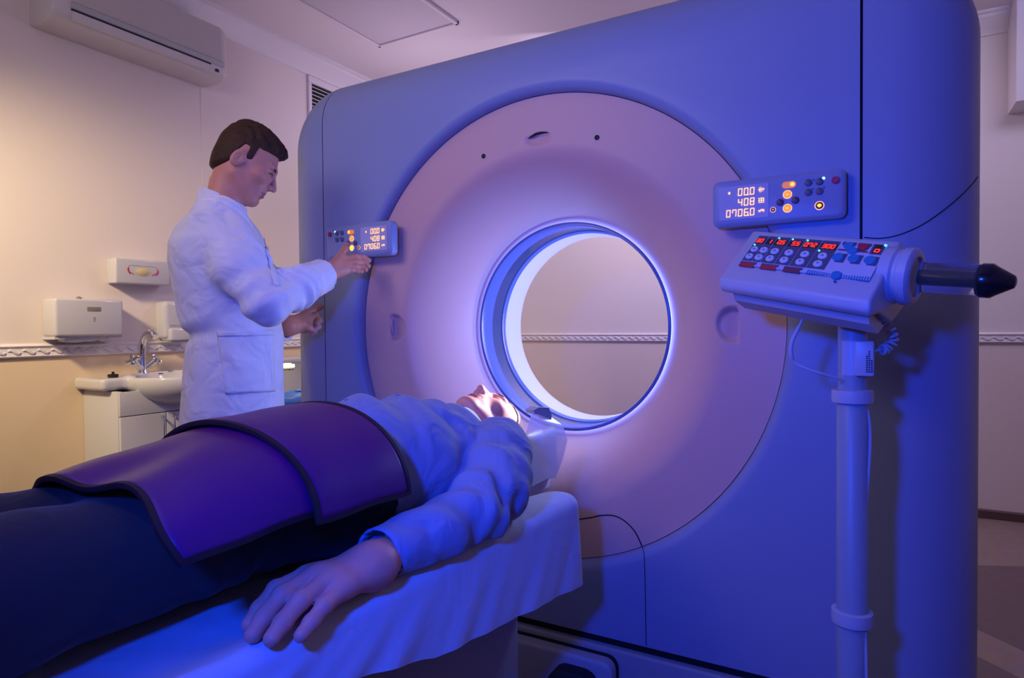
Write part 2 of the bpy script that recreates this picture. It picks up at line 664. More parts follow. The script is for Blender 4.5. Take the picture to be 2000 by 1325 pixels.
struct('floor', (XW - .1, YN - .1, -0.1), (XR + .1, YB + .1, 0), floor_mat())
struct('ceiling', (XW - .1, YN - .1, ZC), (XR + .1, YB + .1, ZC + .1), ceil_m)
struct('wall_left', (XW - .1, YN - .1, 0), (XW, YB + .1, ZC), wm)
struct('wall_back', (XW, YB, 0), (XR, YB + .1, ZC), wall_mat('pale back wall paint', (0.73, 0.61, 0.56), (0.76, 0.67, 0.63)))
struct('wall_right', (XR, YN - .1, 0), (XR + .1, YB + .1, ZC), wm)
struct('wall_front', (XW, YN - .1, 0), (XR, YN, ZC), wm)
# shallow pilaster on the left wall and the boxed duct in the far right corner
bm = bmesh.new()
box(bm, (XW, 0.24, 0), (XW + 0.002, 0.93, ZC))
tag(obj('wall_left_pilaster', bm, wm), kind='structure')
bm = bmesh.new()
box(bm, (1.56, 2.36, 2.335), (XR, YB, ZC), 0.004)
tag(obj('trim_8', bm, trim_m), kind='structure')


def moulding(name, poly, p0, p1, m, relief=None):
    """Extrude a (out, z) profile from p0 to p1 along a wall; out is the horizontal direction left of travel."""
    p0, p1 = Vector(p0), Vector(p1)
    d = (p1 - p0)
    L = d.length
    d.normalize()
    n = Vector((0, 0, 1)).cross(d)
    Mx = Matrix.Translation(p0) @ Matrix((d, n, Vector((0, 0, 1)))).transposed().to_4x4()
    bm = bmesh.new()
    prism(bm, poly, Mx, 0, L)
    if relief:
        out, zc, step = relief
        k = 0
        x = step / 2
        while x < L:
            # carved scroll: a leaning leaf and a bead
            pts = [Mx @ Vector((x + step * (-.45 + .9 * t), out, zc + 0.008 * math.sin(math.pi * (2 * t - 1) * 0.9))) for t in (0, .2, .4, .6, .8, 1)]
            tube(bm, pts, [.002, .006, .0075, .0075, .006, .002], 5)
            x += step
            k += 1
    return tag(obj(name, bm, m, smooth=30), kind='structure')


rail = [(0, 1.028), (.012, 1.028), (.016, 1.034), (.013, 1.04), (.013, 1.068), (.017, 1.073), (.02, 1.078), (.014, 1.084), (.006, 1.088), (0, 1.089)]
crown = [(0, 2.80), (.012, 2.805), (.016, 2.82), (.03, 2.835), (.055, 2.865), (.08, 2.885), (.085, 2.90), (.10, 2.905), (.10, ZC), (0, ZC)]
skirt = [(0, 0), (.018, 0), (.018, .045), (.012, .052), (0, .052)]
# left wall runs toward -y so that "left of travel" points into the room
moulding('trim_1', rail, (XW, 0.24, 0), (XW, YN, 0), trim_m, (.014, 1.054, .055))
moulding('trim_2', rail, (XW + .004, 0.93, 0), (XW + .004, 0.24, 0), trim_m, (.014, 1.054, .055))
moulding('trim_3', rail, (XW, YB, 0), (XW, 0.93, 0), trim_m, (.014, 1.054, .055))
moulding('trim_4', rail, (XR, YB, 0), (XW, YB, 0), trim_m, (.014, 1.054, .055))
moulding('trim_5', crown, (XW, YB, 0), (XW, YN, 0), trim_m)
moulding('trim_6', crown, (1.56, YB, 0), (XW, YB, 0), trim_m)
moulding('trim_7', rail, (XR, YN, 0), (XR, YB, 0), trim_m)
moulding('baseboard_back', skirt, (XR, YB, 0), (XW, YB, 0), base_m)
moulding('baseboard_left', skirt, (XW, 0.24, 0), (XW, YN, 0), base_m)
moulding('baseboard_right', skirt, (XR, YN, 0), (XR, YB, 0), base_m)

# ceiling hatch with a thin frame
t = thing('ceiling_hatch', 'square flush hatch panel in the ceiling above the scanner', 'hatch', (-1.49, 0.80, ZC))
bm = bmesh.new()
box(bm, (-1.78, 0.14, ZC - .012), (-1.225, 1.09, ZC), .004)
obj('hatch_panel', bm, hatch_m, t)
bm = bmesh.new()
for lo, hi in (((-1.805, .115, ZC - .02), (-1.783, 1.115, ZC)), ((-1.222, .115, ZC - .02), (-1.20, 1.115, ZC)),
               ((-1.805, 1.093, ZC - .02), (-1.20, 1.115, ZC)), ((-1.805, .115, ZC - .02), (-1.20, .137, ZC))):
    box(bm, lo, hi, .004)
obj('hatch_frame', bm, ceil_m, t)

# ventilation grille high on the left wall
t = thing('vent_grille', 'white louvred vent high on the left wall above the scanner corner', 'vent', (XW, 1.3, 2.62))
bm = bmesh.new()
for lo, hi in (((XW, 1.005, 2.476), (XW + .02, 1.03, 2.754)), ((XW, 1.60, 2.476), (XW + .02, 1.625, 2.754)),
               ((XW, 1.005, 2.755), (XW + .02, 1.625, 2.80)), ((XW, 1.005, 2.45), (XW + .02, 1.625, 2.475))):
    box(bm, lo, hi, .004)
obj('vent_frame', bm, trim_m, t)
bm = bmesh.new()
box(bm, (XW + .001, 1.03, 2.475), (XW + .004, 1.60, 2.755))
obj('vent_backing', bm, black_gap, t)
for k in range(11):
    bm = bmesh.new()
    z = 2.485 + k * .025
    prism(bm, [(1.03, 0), (1.60, 0), (1.60, .003), (1.03, .003)], Matrix.Translation((XW + .006, 0, z)) @ Matrix.Rotation(R(35), 4, 'Y'), -.008, .012)
    obj('louvre', bm, trim_m, t)

# ------------------------------------------------------------------ the scanner
ZB = 1.143
YF = -0.2784
HW, ZT, ZL = 1.12, 2.085, 0.246
FR = 0.19
RC = 0.26
scanner = thing('ct_scanner', 'large grey CT scanner gantry with a round glowing bore and rose bore plate', 'scanner', (0, 0.12, 0))


def outline(N, inset):
    hx = HW - inset
    z1 = ZT - inset
    z0 = ZL
    cz = (z0 + z1) / 2
    hz = (z1 - z0) / 2
    out = []
    for k in range(N):
        a = 2 * math.pi * k / N
        c, s = math.cos(a), math.sin(a)
        lo, hi = 0.3, 2.2
        for _ in range(40):
            m = (lo + hi) / 2
            x, z = m * c, ZB + m * s
            rr = max(RC - inset, .05) if z > cz else 0.012
            qx, qz = abs(x) - hx + rr, abs(z - cz) - hz + rr
            d = math.hypot(max(qx, 0), max(qz, 0)) + min(max(qx, qz), 0) - rr
            if d < 0: lo = m
            else: hi = m
        out.append((lo * c, ZB + lo * s))
    return out


def housing_bm():
    N = 480
    YBK = 0.53
    circ = lambda r: [(r * math.cos(2 * math.pi * k / N), ZB + r * math.sin(2 * math.pi * k / N)) for k in range(N)]
    rings = []
    for r, y in ((.7085, -.236), (.7085, -.250), (.7115, -.263), (.719, -.2725), (.731, -.2775), (.738, YF)):
        rings.append((circ(r), y))
    inner, outer = circ(.738), outline(N, FR)
    for t in (.15, .3, .45, .6, .75, .88):
        rings.append(([(a[0] + (b[0] - a[0]) * t, a[1] + (b[1] - a[1]) * t) for a, b in zip(inner, outer)], YF))
    for q in range(0, 13):
        ph = math.pi / 2 * q / 12
        rings.append((outline(N, FR * (1 - math.sin(ph))), YF + FR * (1 - math.cos(ph))))
    for y in (.1, .2, .3):
        rings.append((outline(N, 0), y))
    for q in range(0, 9):
        ph = math.pi / 2 * q / 8
        rings.append((outline(N, .12 * (1 - math.cos(ph))), YBK - .12 * (1 - math.sin(ph))))
    rings.append((circ(.70), YBK))
    rings.append((circ(.60), YBK))
    for t in (.25, .5, .75, 1):
        rings.append((circ(.60 - .262 * t), YBK - (YBK - .252) * t))
    bm = bmesh.new()
    vr = [[bm.verts.new((x, y, z)) for x, z in r] for r, y in rings]
    for A, B in zip(vr[:-1], vr[1:]):
        for k in range(N):
            bm.faces.new((A[k], B[k], B[(k + 1) % N], A[(k + 1) % N]))
    return bm


def cut(bm, x, keep_greater):
    g = list(bm.verts) + list(bm.edges) + list(bm.faces)
    bmesh.ops.bisect_plane(bm, geom=g, plane_co=(x, 0, 0), plane_no=(1, 0, 0), clear_inner=keep_greater, clear_outer=not keep_greater)


SX = 0.8725
hb = housing_bm()
full_me = bpy.data.meshes.new('tmp')
hb.to_mesh(full_me)
H_BVH = BVHTree.FromBMesh(hb)
b1 = hb.copy(); cut(b1, -SX + .0015, True); cut(b1, SX - .003, False)
front_cover = obj('front_cover', b1, gantry_grey, scanner, smooth=50)
b2 = hb.copy(); cut(b2, -SX - .0015, False)
obj('side_cover', b2, gantry_grey, scanner, smooth=50)
b3 = hb.copy(); cut(b3, SX + .003, True)
obj('side_cover', b3, gantry_grey, scanner, smooth=50)
hb.free()
bpy.data.meshes.remove(full_me)
# black strips added behind the two cover seams to keep the gaps dark
for s in (-1, 1):
    poly = []
    for q in range(0, 9):
        ph = math.pi / 2 * q / 8
        poly.append((YF + FR - (FR - .010) * math.cos(ph), ZT - FR + (FR - .010) * math.sin(ph)))
    poly += [(.4, ZT - .012), (.4, .26), (YF + .010, .26)]
    bm = bmesh.new()
    prism(bm, poly, Matrix.Identity(4), s * SX - .012, s * SX + .012)
    obj('seam_backing', bm, black_gap, scanner)


def plate_y(r):
    u = max(0, min(1, (r - .346) / .215))
    return -.243 * math.sin(u * math.pi / 2)


def plate():
    N, K = 640, 84
    rings = []
    rr = [.7065 - (.7065 - .346) * (k / K) for k in range(K + 1)]
    V = []
    for r in rr:
        y = plate_y(r)
        for k in range(N):
            a = 2 * math.pi * k / N
            x, z = r * math.cos(a), r * math.sin(a)
            dy = 0
            for s in (-1, 1):
                # half-round finger recess, deep at its outer edge
                u, v = (s * x - .573) / .044, (z - .003) / .048
                e = 1 - u * u - v * v
                if e > 0 and u < .35:
                    dy += .030 * min(1, e * 2.6) * (0.35 + 0.65 * (u + 1) / 1.35)
            u, v = x / .045, (z - .580) / .026
            e = 1 - u * u - v * v
            if e > 0 and v < .3:
                dy += .010 * min(1, e * 1.5) * (0.4 + .6 * (v + 1) / 1.3)
            V.append((x, y + dy, ZB + z))
    for r, y in ((.3435, .0015), (.342, .006)):
        V += [(r * math.cos(2 * math.pi * k / N), y, ZB + r * math.sin(2 * math.pi * k / N)) for k in range(N)]
    F = []
    for j in range(K + 2):
        for k in range(N):
            a, b = j * N + k, j * N + (k + 1) % N
            F.append((a, b, b + N, a + N))
    return V, F


V, F = plate()
bore_plate = raw('bore_plate', V, F, plate_cream, scanner)
tag(bore_plate, 'rose funnel plate around the bore')
P_BVH = bvh_of(bore_plate)
G_BVH = bvh_of(front_cover, bore_plate)
AY = axisM((0, 0, ZB), (0, 1, 0))
bm = bmesh.new()
lathe(bm, [(.3405, .006), (.3405, -.026), (.3425, -.030), (.3500, -.030), (.3520, -.0285), (.3500, -.026), (.3465, -.026)], AY, 128, cap=False)
lathe(bm, [(.3405, .006), (.340, .040)], AY, 128, cap=False)
obj('bore_rim', bm, ring_blue, scanner)
bm = bmesh.new()
lathe(bm, [(.3462, -.026), (.3462, -.001)], AY, 128, cap=False)
tag(obj('halo_light', bm, glow_m, scanner), 'thin ring light around the bore mouth')
bm = bmesh.new()
lathe(bm, [(.340, .040), (.343, .043), (.343, .108), (.339, .112)], AY, 128, cap=False)
tag(obj('bore_window', bm, glass_band, scanner), 'dark glossy scan window band inside the bore')
bm = bmesh.new()
lathe(bm, [(.339, .112), (.336, .118), (.336, .126), (.334, .130)], AY, 128, cap=False)
obj('bore_band', bm, ring_blue, scanner)
bm = bmesh.new()
lathe(bm, [(.334, .130), (.333, .15), (.333, .235), (.336, .252), (.339, .258)], AY, 128, cap=False)
obj('bore_liner', bm, liner_white, scanner)


def on_plate(x, z, off=0.0):
    h = G_BVH.ray_cast(Vector((x, -1.0, z)), Vector((0, 1, 0)))
    return h[0] + h[1] * (off if h[1].y < 0 else -off)


# pinholes, slot, latch
for x in (-.195, .195):
    r = math.hypot(x, .552)
    p = Vector((x, plate_y(r) - .0006, ZB + .552))
    bm = bmesh.new()
    lathe(bm, [(.0075, 0), (.0075, -.001), (.006, -.0016), (.0055, -.0004)], axisM(p, (0, 1, 0)), 20)
    obj('sensor_hole', bm, black_gap, scanner)
bm = bmesh.new()
pts = [on_plate(.002 + .036 * u, ZB + .588 + .006 * (1 - u * u) + .003 * u, .001) for u in (-1, -.6, -.2, .2, .6, 1)]
tube(bm, pts, [.001, .003, .004, .004, .003, .001], 8)
obj('slot', bm, black_gap, scanner)
bm = bmesh.new()
pts = [Vector((-.586 - .004 * (1 - (v / .03) ** 2), plate_y(.60) + .006, ZB + .003 + v)) for v in (-.03, -.015, 0, .015, .03)]
tube(bm, pts, [.001, .004, .005, .004, .001], 8)
tag(obj('latch', bm, chrome, scanner), 'small chrome latch in the left finger recess')

# seams drawn by the joins of the lower front panel and of the right flank
_gb = bvh_of(*[o for o in scanner.children if o.name.startswith(('front_cover', 'bore_plate', 'side_cover'))])


def hit(px, py, off=.0002):
    d = ray(px, py).normalized()
    h = _gb.ray_cast(CAM, d)
    n = h[1] if h[1].dot(d) < 0 else -h[1]
    return h[0] + n * off


bm = bmesh.new()
pts = [hit(*q) for q in spline_px([(1120, 1016), (1150, 1012), (1176, 1007), (1200, 1008), (1220, 1018), (1238, 1036), (1250, 1058), (1257, 1078), (1258.5, 1092), (1260, 1140), (1261, 1200), (1262, 1262)], 8)]
tube(bm, pts, [.0021] * 52 + [.0012] * (len(pts) - 52), 6)
obj('panel_seam', bm, black_gap, scanner)
bm = bmesh.new()
tube(bm, [hit(*q) for q in spline_px([(1688, 464), (1715, 466), (1745, 462), (1775, 452), (1805, 437), (1840, 413), (1875, 384), (1900, 358), (1909, 346)], 6)], .0014, 6)
obj('panel_seam', bm, black_gap, scanner)

# plinth: black gap, lit edge, lower skirt
bm = bmesh.new()
box(bm, (-1.09, YF + .02, .215), (1.09, .50, ZL + .004))
obj('shadow_gap', bm, black_gap, scanner)
bm = bmesh.new()
box(bm, (-1.11, YF - .004, .0), (1.11, .52, .218), .007)
obj('plinth', bm, plinth_grey, scanner)
# docking cover for the couch at the foot of the gantry
bm = bmesh.new()
rbox2(bm, -.27, .262, .0, .196, YF, YF - .05, .03, Matrix.Identity(4), bev=.006)
dc = obj('docking_cover', bm, mat('docking grey', (.42, .41, .46), .45), scanner)
bm = bmesh.new()
rbox2(bm, -.276, .268, .0, .202, YF, YF - .012, .034, Matrix.Identity(4))
obj('docking_gap', bm, black_gap, dc)
bm = bmesh.new()
rbox2(bm, .085, .226, .004, .168, YF - .048, YF - .105, .045, Matrix.Identity(4), bev=.01)
obj('docking_foot', bm, black_gap, dc)

# ------------------------------------------------------------------ seven-segment characters
SEG = {'0': 'abcdef', '1': 'bc', '2': 'abged', '3': 'abgcd', '4': 'fgbc', '5': 'afgcd', '6': 'afgedc', '7': 'abcf', '8': 'abcdefg', '-': 'g', 'F': 'afge'}


def seg7(bm, s, x, z, w_, h, M, n0=0, th=.16, gap=1.3, slant=0.12, depth=.0006):
    """Characters drawn left to right from x (local x/z plane, z is the lower edge)."""
    t = th * w_

    def bar(x0, z0, x1, z1):
        vs = box(bm, (x0, -depth, z0), (x1, 0, z1))
        for v in vs:
            v.co.x += slant * (v.co.z - z)
            v.co.y += n0
            v.co = M @ v.co
    for ch in s:
        if ch == '.':
            bar(x - w_ * (gap - 1) - t * .3, z, x - w_ * (gap - 1) + t * .9, z + t)
            continue
        if ch == ' ':
            x += w_ * gap
            continue
        if ch == '+':
            bar(x + w_ * .35, z + h * .3, x + w_ * .35 + t, z + h * .7)
            bar(x + w_ * .12, z + h * .5 - t / 2, x + w_ * .9 - t, z + h * .5 + t / 2)
            x += w_ * gap
            continue
        g = t * .45
        q = SEG[ch]
        if 'a' in q: bar(x + g, z + h - t, x + w_ - g, z + h)
        if 'd' in q: bar(x + g, z, x + w_ - g, z + t)
        if 'g' in q: bar(x + g, z + h / 2 - t / 2, x + w_ - g, z + h / 2 + t / 2)
        if 'f' in q: bar(x, z + h / 2 + g * .4, x + t, z + h - g)
        if 'b' in q: bar(x + w_ - t, z + h / 2 + g * .4, x + w_, z + h - g)
        if 'e' in q: bar(x, z + g, x + t, z + h / 2 - g * .4)
        if 'c' in q: bar(x + w_ - t, z + g, x + w_, z + h / 2 - g * .4)
        x += w_ * gap


def disc(bm, x, z, r, n0, n1, M, n=24, idx=0):
    lathe(bm, [(r, n0), (r, n1 * .6 + n0 * .4), (r * .85, n1)], M @ Matrix.Translation((x, 0, z)) @ Matrix.Rotation(R(90), 4, 'X'), n, idx)


def glyph(bm, kind, x, z, s, M, n0):
    """Small lit pictograms: arrows, bars, slices."""
    def bx(x0, z0, x1, z1): box(bm, (x + x0 * s, n0 - .0006, z + z0 * s), (x + x1 * s, n0, z + z1 * s), M=M)
    if kind == 'tilt':
        bx(-1, -.12, 1, .12); bx(-.7, -.8, -.5, .8); bx(-.2, -.9, 0, .9); bx(.3, .25, .9, .45); bx(.3, -.6, .6, -.4)
    if kind == 'height':
        for q in (-.8, -.1, .6): bx(-1, q - .1, 1, q + .1)
        bx(-.1, -.8, .1, .8); bx(-.8, -.5, -.6, .4); bx(.6, -.5, .8, .4)
    if kind == 'travel':
        bx(-1, -.15, 1, .15); bx(-.2, .2, .8, .4); bx(-.9, -.5, -.2, -.35); bx(.4, -.5, .9, -.35)
    if kind == 'arrow':
        bx(-.7, -.14, .6, .14); bx(.05, -.45, .3, .45); bx(-.7, -.3, -.45, .3)
    if kind == 'star':
        bx(-.9, -.25, .9, .25); bx(-.3, -.8, .3, .8); bx(-.65, -.55, .65, .55)
    if kind == 'bar':
        bx(-.6, -.15, .6, .15)
    if kind == 'dart':
        bx(-.55, -.14, .55, .14); bx(.0, -.4, .2, .4)


def control_panel(cx, mirror):
    """Gantry keypad: mirrored key layout on the left, upright read-outs on both."""
    wd, ht, dp = .304, .117, .034
    cz = 1.4525
    O = Matrix.Translation((cx, YF - dp, cz))
    I4 = O
    P = lambda u: (u - .5) * wd * (-1 if mirror else 1)
    Q = lambda v: (.5 - v) * ht
    bm = bmesh.new()
    rbox2(bm, -wd / 2, wd / 2, -ht / 2, ht / 2, dp, 0, .016, O, bev=.007)
    body = obj('control_panel', bm, gantry_grey, scanner)
    tag(body, 'grey keypad with amber readout on the %s of the bore' % ('left' if mirror else 'right'))
    bm = bmesh.new()
    a, b = sorted((P(.055), P(.445)))
    rbox2(bm, a, b, Q(.86), Q(.14), 0, -.0012, .003, O)
    obj('display', bm, screen_m, body)
    # read-outs right-aligned inside the display, symbols beside them
    sx = b - .017
    dw, dh, gp = .0105, .0185, 1.36
    x_end = sx - .013
    for txt, v, kd in (('00.0', .28, 'tilt'), ('408', .50, 'height'), ('0706.0', .72, 'travel')):
        n = len([c for c in txt if c != '.'])
        bm = bmesh.new()
        seg7(bm, txt, x_end - n * dw * gp, Q(v) - dh / 2, dw, dh, O, -.0013, th=.2, gap=gp, slant=.06)
        obj('digits', bm, amber, body)
        if kd == 'tilt':
            bm = bmesh.new()
            seg7(bm, '+', x_end - (n + 2) * dw * gp + .003, Q(v) - dh / 2, dw, dh, O, -.0013, th=.2, gap=gp, slant=.06)
            obj('plus_sign', bm, amber, body)
        bm = bmesh.new()
        glyph(bm, kd, sx, Q(v) + .001, .0072, O, -.0013)
        obj('readout_symbol', bm, amber, body)
    # keys
    rk = .0088

    def key(u, v, m, r=rk, g=None, gm=None, ring=None):
        if ring:
            bm = bmesh.new(); disc(bm, P(u), Q(v), r * 1.18, 0, .0012, O)
            obj('key_ring', bm, ring, body)
        bm = bmesh.new(); disc(bm, P(u), Q(v), r, 0, .0024, O)
        k_ = obj('key', bm, m, body)
        if g:
            bm = bmesh.new(); glyph(bm, g, P(u), Q(v), r * .62, O, -.0025)
            obj('key_symbol', bm, gm, k_)
    amber_face = mat('amber lit key', (.4, .15, .03), .4, emit=(1.0, .34, .02), es=.9)
    ring_m = mat('amber key ring', (.8, .5, .3), .4, emit=(1.0, .50, .22), es=1.3)
    dark_ring = mat('dark key face', (.10, .03, .03), .4, emit=(.5, .06, .02), es=.10)
    # rocker pill
    bm = bmesh.new()
    a_, b_ = sorted((P(.545), P(.648)))
    rbox2(bm, a_, b_, Q(.235) - rk * .9, Q(.235) + rk * .9, 0, -.002, rk * .88, O)
    k_ = obj('rocker_key', bm, amber_dim, body)
    bm = bmesh.new(); disc(bm, P(.622), Q(.23), rk * .8, .0019, .0026, O); obj('rocker_lit', bm, amber_face, k_)
    bm = bmesh.new(); glyph(bm, 'star', P(.622), Q(.23), rk * .5, O, -.0027); obj('key_symbol', bm, amber, k_)
    key(.585, .43, amber_face, g='bar', gm=yellow_lit, ring=ring_m)
    key(.585, .715, yellow_lit if mirror else amber_face, g='arrow', gm=yellow_lit, ring=ring_m)
    key(.53, .58, mat('plum key', (.11, .05, .10), .4))
    key(.643, .565, mat('plum key', (.11, .05, .10), .4))
    key(.477, .72, dark_ring, r=.0056, g='dart', gm=yellow_lit, ring=ring_m)
    for u in (.737, .816):
        for v in (.235, .43):
            key(u, v, key_dark)
    if not mirror:
        key(.816, .72, dark_ring, g='star', gm=yellow_lit, ring=ring_m)
    bm = bmesh.new(); disc(bm, P(.845), Q(.175), .0030, 0, .0016, O); obj('indicator', bm, aqua_led, body)
    for u, v in ((.775, .185), (.77, .37), (.848, .365)):
        bm = bmesh.new(); disc(bm, P(u), Q(v), .0016, 0, .0012, O); obj('indicator', bm, black_gap, body)
    bm = bmesh.new(); disc(bm, P(.927), Q(.24), .0105, 0, .0012, O); obj('stop_collar', bm, gantry_grey, body)
    bm = bmesh.new(); disc(bm, P(.927), Q(.24), .0088, 0, .005, O); s_ = obj('stop_key', bm, key_red, body)
    tag(s_, 'dark red stop button')
    text_obj('key_symbol', 'STOP', .0042, O @ Matrix.Translation((P(.927), -.0052, Q(.24))), red_print, s_)
    return body


control_panel(.690, False)
control_panel(-.676, True)

# ------------------------------------------------------------------ left wall: air conditioner
I4 = Matrix.Identity(4)
ac = thing('air_conditioner', 'long cream split air conditioner high on the left wall', 'air conditioner', (XW, -.147, 2.44))


def prof_body(bm, prof, y0, y1, inset, rb, n=5):
    """Wall unit body: (x, z) profile swept along y with rounded ends."""
    secs = []
    cx = sum(p[0] for p in prof) / len(prof) * .3
    cz = sum(p[1] for p in prof) / len(prof)
    ys = [(y0 + rb * (1 - math.cos(R(90 * k / n))), 1 - inset * (1 - math.sin(R(90 * k / n)))) for k in range(n + 1)]
    ys += [(y1 - rb * (1 - math.cos(R(90 * k / n))), 1 - inset * (1 - math.sin(R(90 * k / n)))) for k in range(n, -1, -1)]
    for y, s in ys:
        secs.append([bm.verts.new((XW + cx + (x - cx) * s if x > .001 else XW, y, cz + (z - cz) * s)) for x, z in prof])
    m = len(prof)
    for A_, B_ in zip(secs[:-1], secs[1:]):
        for k in range(m):
            bm.faces.new((A_[k], A_[(k + 1) % m], B_[(k + 1) % m], B_[k]))
    bm.faces.new(secs[0]); bm.faces.new(secs[-1])


bm = bmesh.new()
prof_body(bm, [(0, 2.480), (.05, 2.472), (.12, 2.474), (.165, 2.484), (.190, 2.500), (.199, 2.52), (.199, 2.56), (.192, 2.66), (.184, 2.735), (.165, 2.765), (.12, 2.778), (0, 2.78)], -.575, .272, .08, .035)
obj('body', bm, ac_white, ac)
FL = Matrix.Translation((XW, -.50, 0)) @ Matrix.Rotation(R(90), 4, 'Z') @ Matrix.Scale(-1, 4, (0, 1, 0))
bm = bmesh.new()
prism(bm, [(.196, 2.572), (.2025, 2.572), (.1885, 2.745), (.180, 2.745)], FL, 0, .735)
gr = obj('grille', bm, ac_grille, ac)
bm = bmesh.new()
for k in range(34):
    z = 2.575 + k * .005
    xo = XW + .2025 - (z - 2.572) * .081
    box(bm, (xo - .001, -.498, z), (xo + .0022, .233, z + .0024))
obj('grille_ribs', bm, ac_white, gr)
bm = bmesh.new()
box(bm, (XW + .185, -.505, 2.541), (XW + .2055, .242, 2.570), .003)
tag(obj('front_band', bm, ac_band, ac), 'grey band under the grille')
bm = bmesh.new()
box(bm, (XW + .17, -.505, 2.532), (XW + .2015, .165, 2.5395))
obj('air_slot', bm, black_gap, ac)
bm = bmesh.new()
prism(bm, [(.190, 2.492), (.201, 2.498), (.2045, 2.512), (.2045, 2.530), (.19, 2.530)], FL, 0, .655)
obj('louvre_flap', bm, ac_white, ac)
bm = bmesh.new()
box(bm, (XW + .19, .192, 2.508), (XW + .2025, .213, 2.522), .002)
obj('receiver_window', bm, black_gloss, ac)

# ------------------------------------------------------------------ paper towel dispenser
t = thing('paper_towel_dispenser', 'wide glossy white paper towel dispenser above the left of the washbasin', 'dispenser', (XW, -.41, 1.10))
bm = bmesh.new()
box(bm, (XW, -.555, 1.118), (XW + .118, -.262, 1.288), .012)
obj('cover', bm, disp_white, t)
bm = bmesh.new()
prism(bm, [(-.553, 1.119), (-.553, 1.106), (-.515, 1.106), (-.49, 1.119)], Matrix.Translation((XW, 0, 0)), .0, .105)
obj('lower_lip', bm, disp_white, t)
bm = bmesh.new()
prism(bm, [(-.264, 1.119), (-.264, 1.112), (-.30, 1.108), (-.33, 1.119)], Matrix.Translation((XW, 0, 0)), .0, .105)
obj('lower_lip', bm, disp_white, t)
bm = bmesh.new()
sec = []
for k in range(17):
    u = k / 16
    y = -.505 + .19 * u
    z = 1.096 - .006 * math.sin(u * 6.5) - (.006 if .5 < u < .75 else 0)
    sec.append((y, z))
prism(bm, sec + [(-.315, 1.125), (-.505, 1.125)], Matrix.Translation((XW, 0, 0)), .03, .085)
tag(obj('paper_towel', bm, paper, t, smooth=0), 'paper edge hanging from the slot')
bm = bmesh.new()
box(bm, (XW + .1165, -.424, 1.232), (XW + .1195, -.365, 1.252), .001)
obj('level_window', bm, grey_window, t)
for k, z in enumerate((1.185, 1.193, 1.201)):
    bm = bmesh.new()
    box(bm, (XW + .1178, -.398, z), (XW + .1185, -.388, z + .004))
    obj('print_mark', bm, grey_window, t)
bm = bmesh.new()
lathe(bm, [(.008, 0), (.011, .004), (.011, .010), (.005, .014)], axisM((XW + .05, -.425, 1.287), (0, .3, 1)), 16)
obj('lock_knob', bm, grey_window, t)

# ------------------------------------------------------------------ glove box holder
t = thing('glove_dispenser', 'white glove box holder with an oval opening and red hand drawings on the wall', 'dispenser', (XW, -.15, 1.37))
bm = bmesh.new()
box(bm, (XW, -.275, 1.370), (XW + .082, -.004, 1.492), .008)
obj('box_shell', bm, disp_white, t)
bm = bmesh.new()
lathe(bm, [(1.0, -.002), (1.0, .0015), (.94, .002), (.90, .0), (.85, -.004)], Matrix.Translation((XW + .082, -.145, 1.432)) @ Matrix.Rotation(R(90), 4, 'Y') @ Matrix.Diagonal((.0205, .040, 1, 1)), 40, cap=False)
obj('opening_rim', bm, disp_white, t)
bm = bmesh.new()
lathe(bm, [(1.0, .0008), (.7, .004), (.35, .0055), (.02, .0062)], Matrix.Translation((XW + .082, -.145, 1.432)) @ Matrix.Rotation(R(90), 4, 'Y') @ Matrix.Diagonal((.019, .037, 1, 1)), 40)
tag(obj('gloves', bm, latex, t), 'cream gloves showing in the opening')
for s in (-1, 1):
    bm = bmesh.new()
    o_ = lambda a, b: (XW + .0828, -.145 + s * a, 1.432 + b)
    tube(bm, [o_(.072, .018), o_(.074, .006), o_(.068, -.006), o_(.066, -.012)], [.002, .0035, .003, .002], 6)
    tube(bm, [o_(.068, -.008), o_(.058, -.006), o_(.048, -.014), o_(.042, -.018)], [.001, .0014, .0016, .001], 6)
    tube(bm, [o_(.066, -.010), o_(.060, -.016)], .0012, 6)
    obj('hand_drawing', bm, red_print, t)
bm = bmesh.new()
tube(bm, [(XW + .0822, -.145 + a, 1.432 + b) for a, b in ((-.07, .018), (-.066, .026), (-.055, .028), (.055, .028), (.066, .026), (.07, .018))], .0008, 6)
obj('printed_outline', bm, grey_window, t)

# ------------------------------------------------------------------ soap dispenser
t = thing('soap_dispenser', 'white soap dispenser with a press bar beside the tap, half behind the man', 'dispenser', (XW, .03, 1.08))
bm = bmesh.new()
box(bm, (XW, -.045, 1.098), (XW + .095, .115, 1.292), .022, seg=5)
obj('housing', bm, disp_white, t)
bm = bmesh.new()
box(bm, (XW + .03, -.028, 1.088), (XW + .118, .10, 1.152), .010)
obj('press_bar', bm, disp_white, t)
bm = bmesh.new()
box(bm, (XW + .025, -.040, 1.080), (XW + .10, .105, 1.0875), .002)
obj('drip_tray', bm, ac_band, t)
bm = bmesh.new()
for z in (1.160, 1.168):
    box(bm, (XW + .094, -.02, z), (XW + .0965, .095, z + .002))
obj('moulded_lines', bm, ac_band, t)

# ------------------------------------------------------------------ washbasin with mixer tap
CY = -.128
t = thing('washbasin', 'white ceramic washbasin with chrome cross-handle tap on the left wall', 'basin', (XW, CY, .78))


def basin_f(P):
    x, y, z = P
    slab = sbox(P, (XW + .125, CY, .900), (.125, .305, .028), .018)
    bowl = ell(P, (XW + .265, CY + .045, .905), (.235, .235, .125))
    bowl = np.maximum(bowl, z - .926)
    d = smin(slab, bowl, .035)
    d = np.maximum(d, (XW + .002) - x)
    ho = ell(P, (XW + .280, CY + .045, .935), (.18, .205, .105))
    return smax(d, -ho, .016)


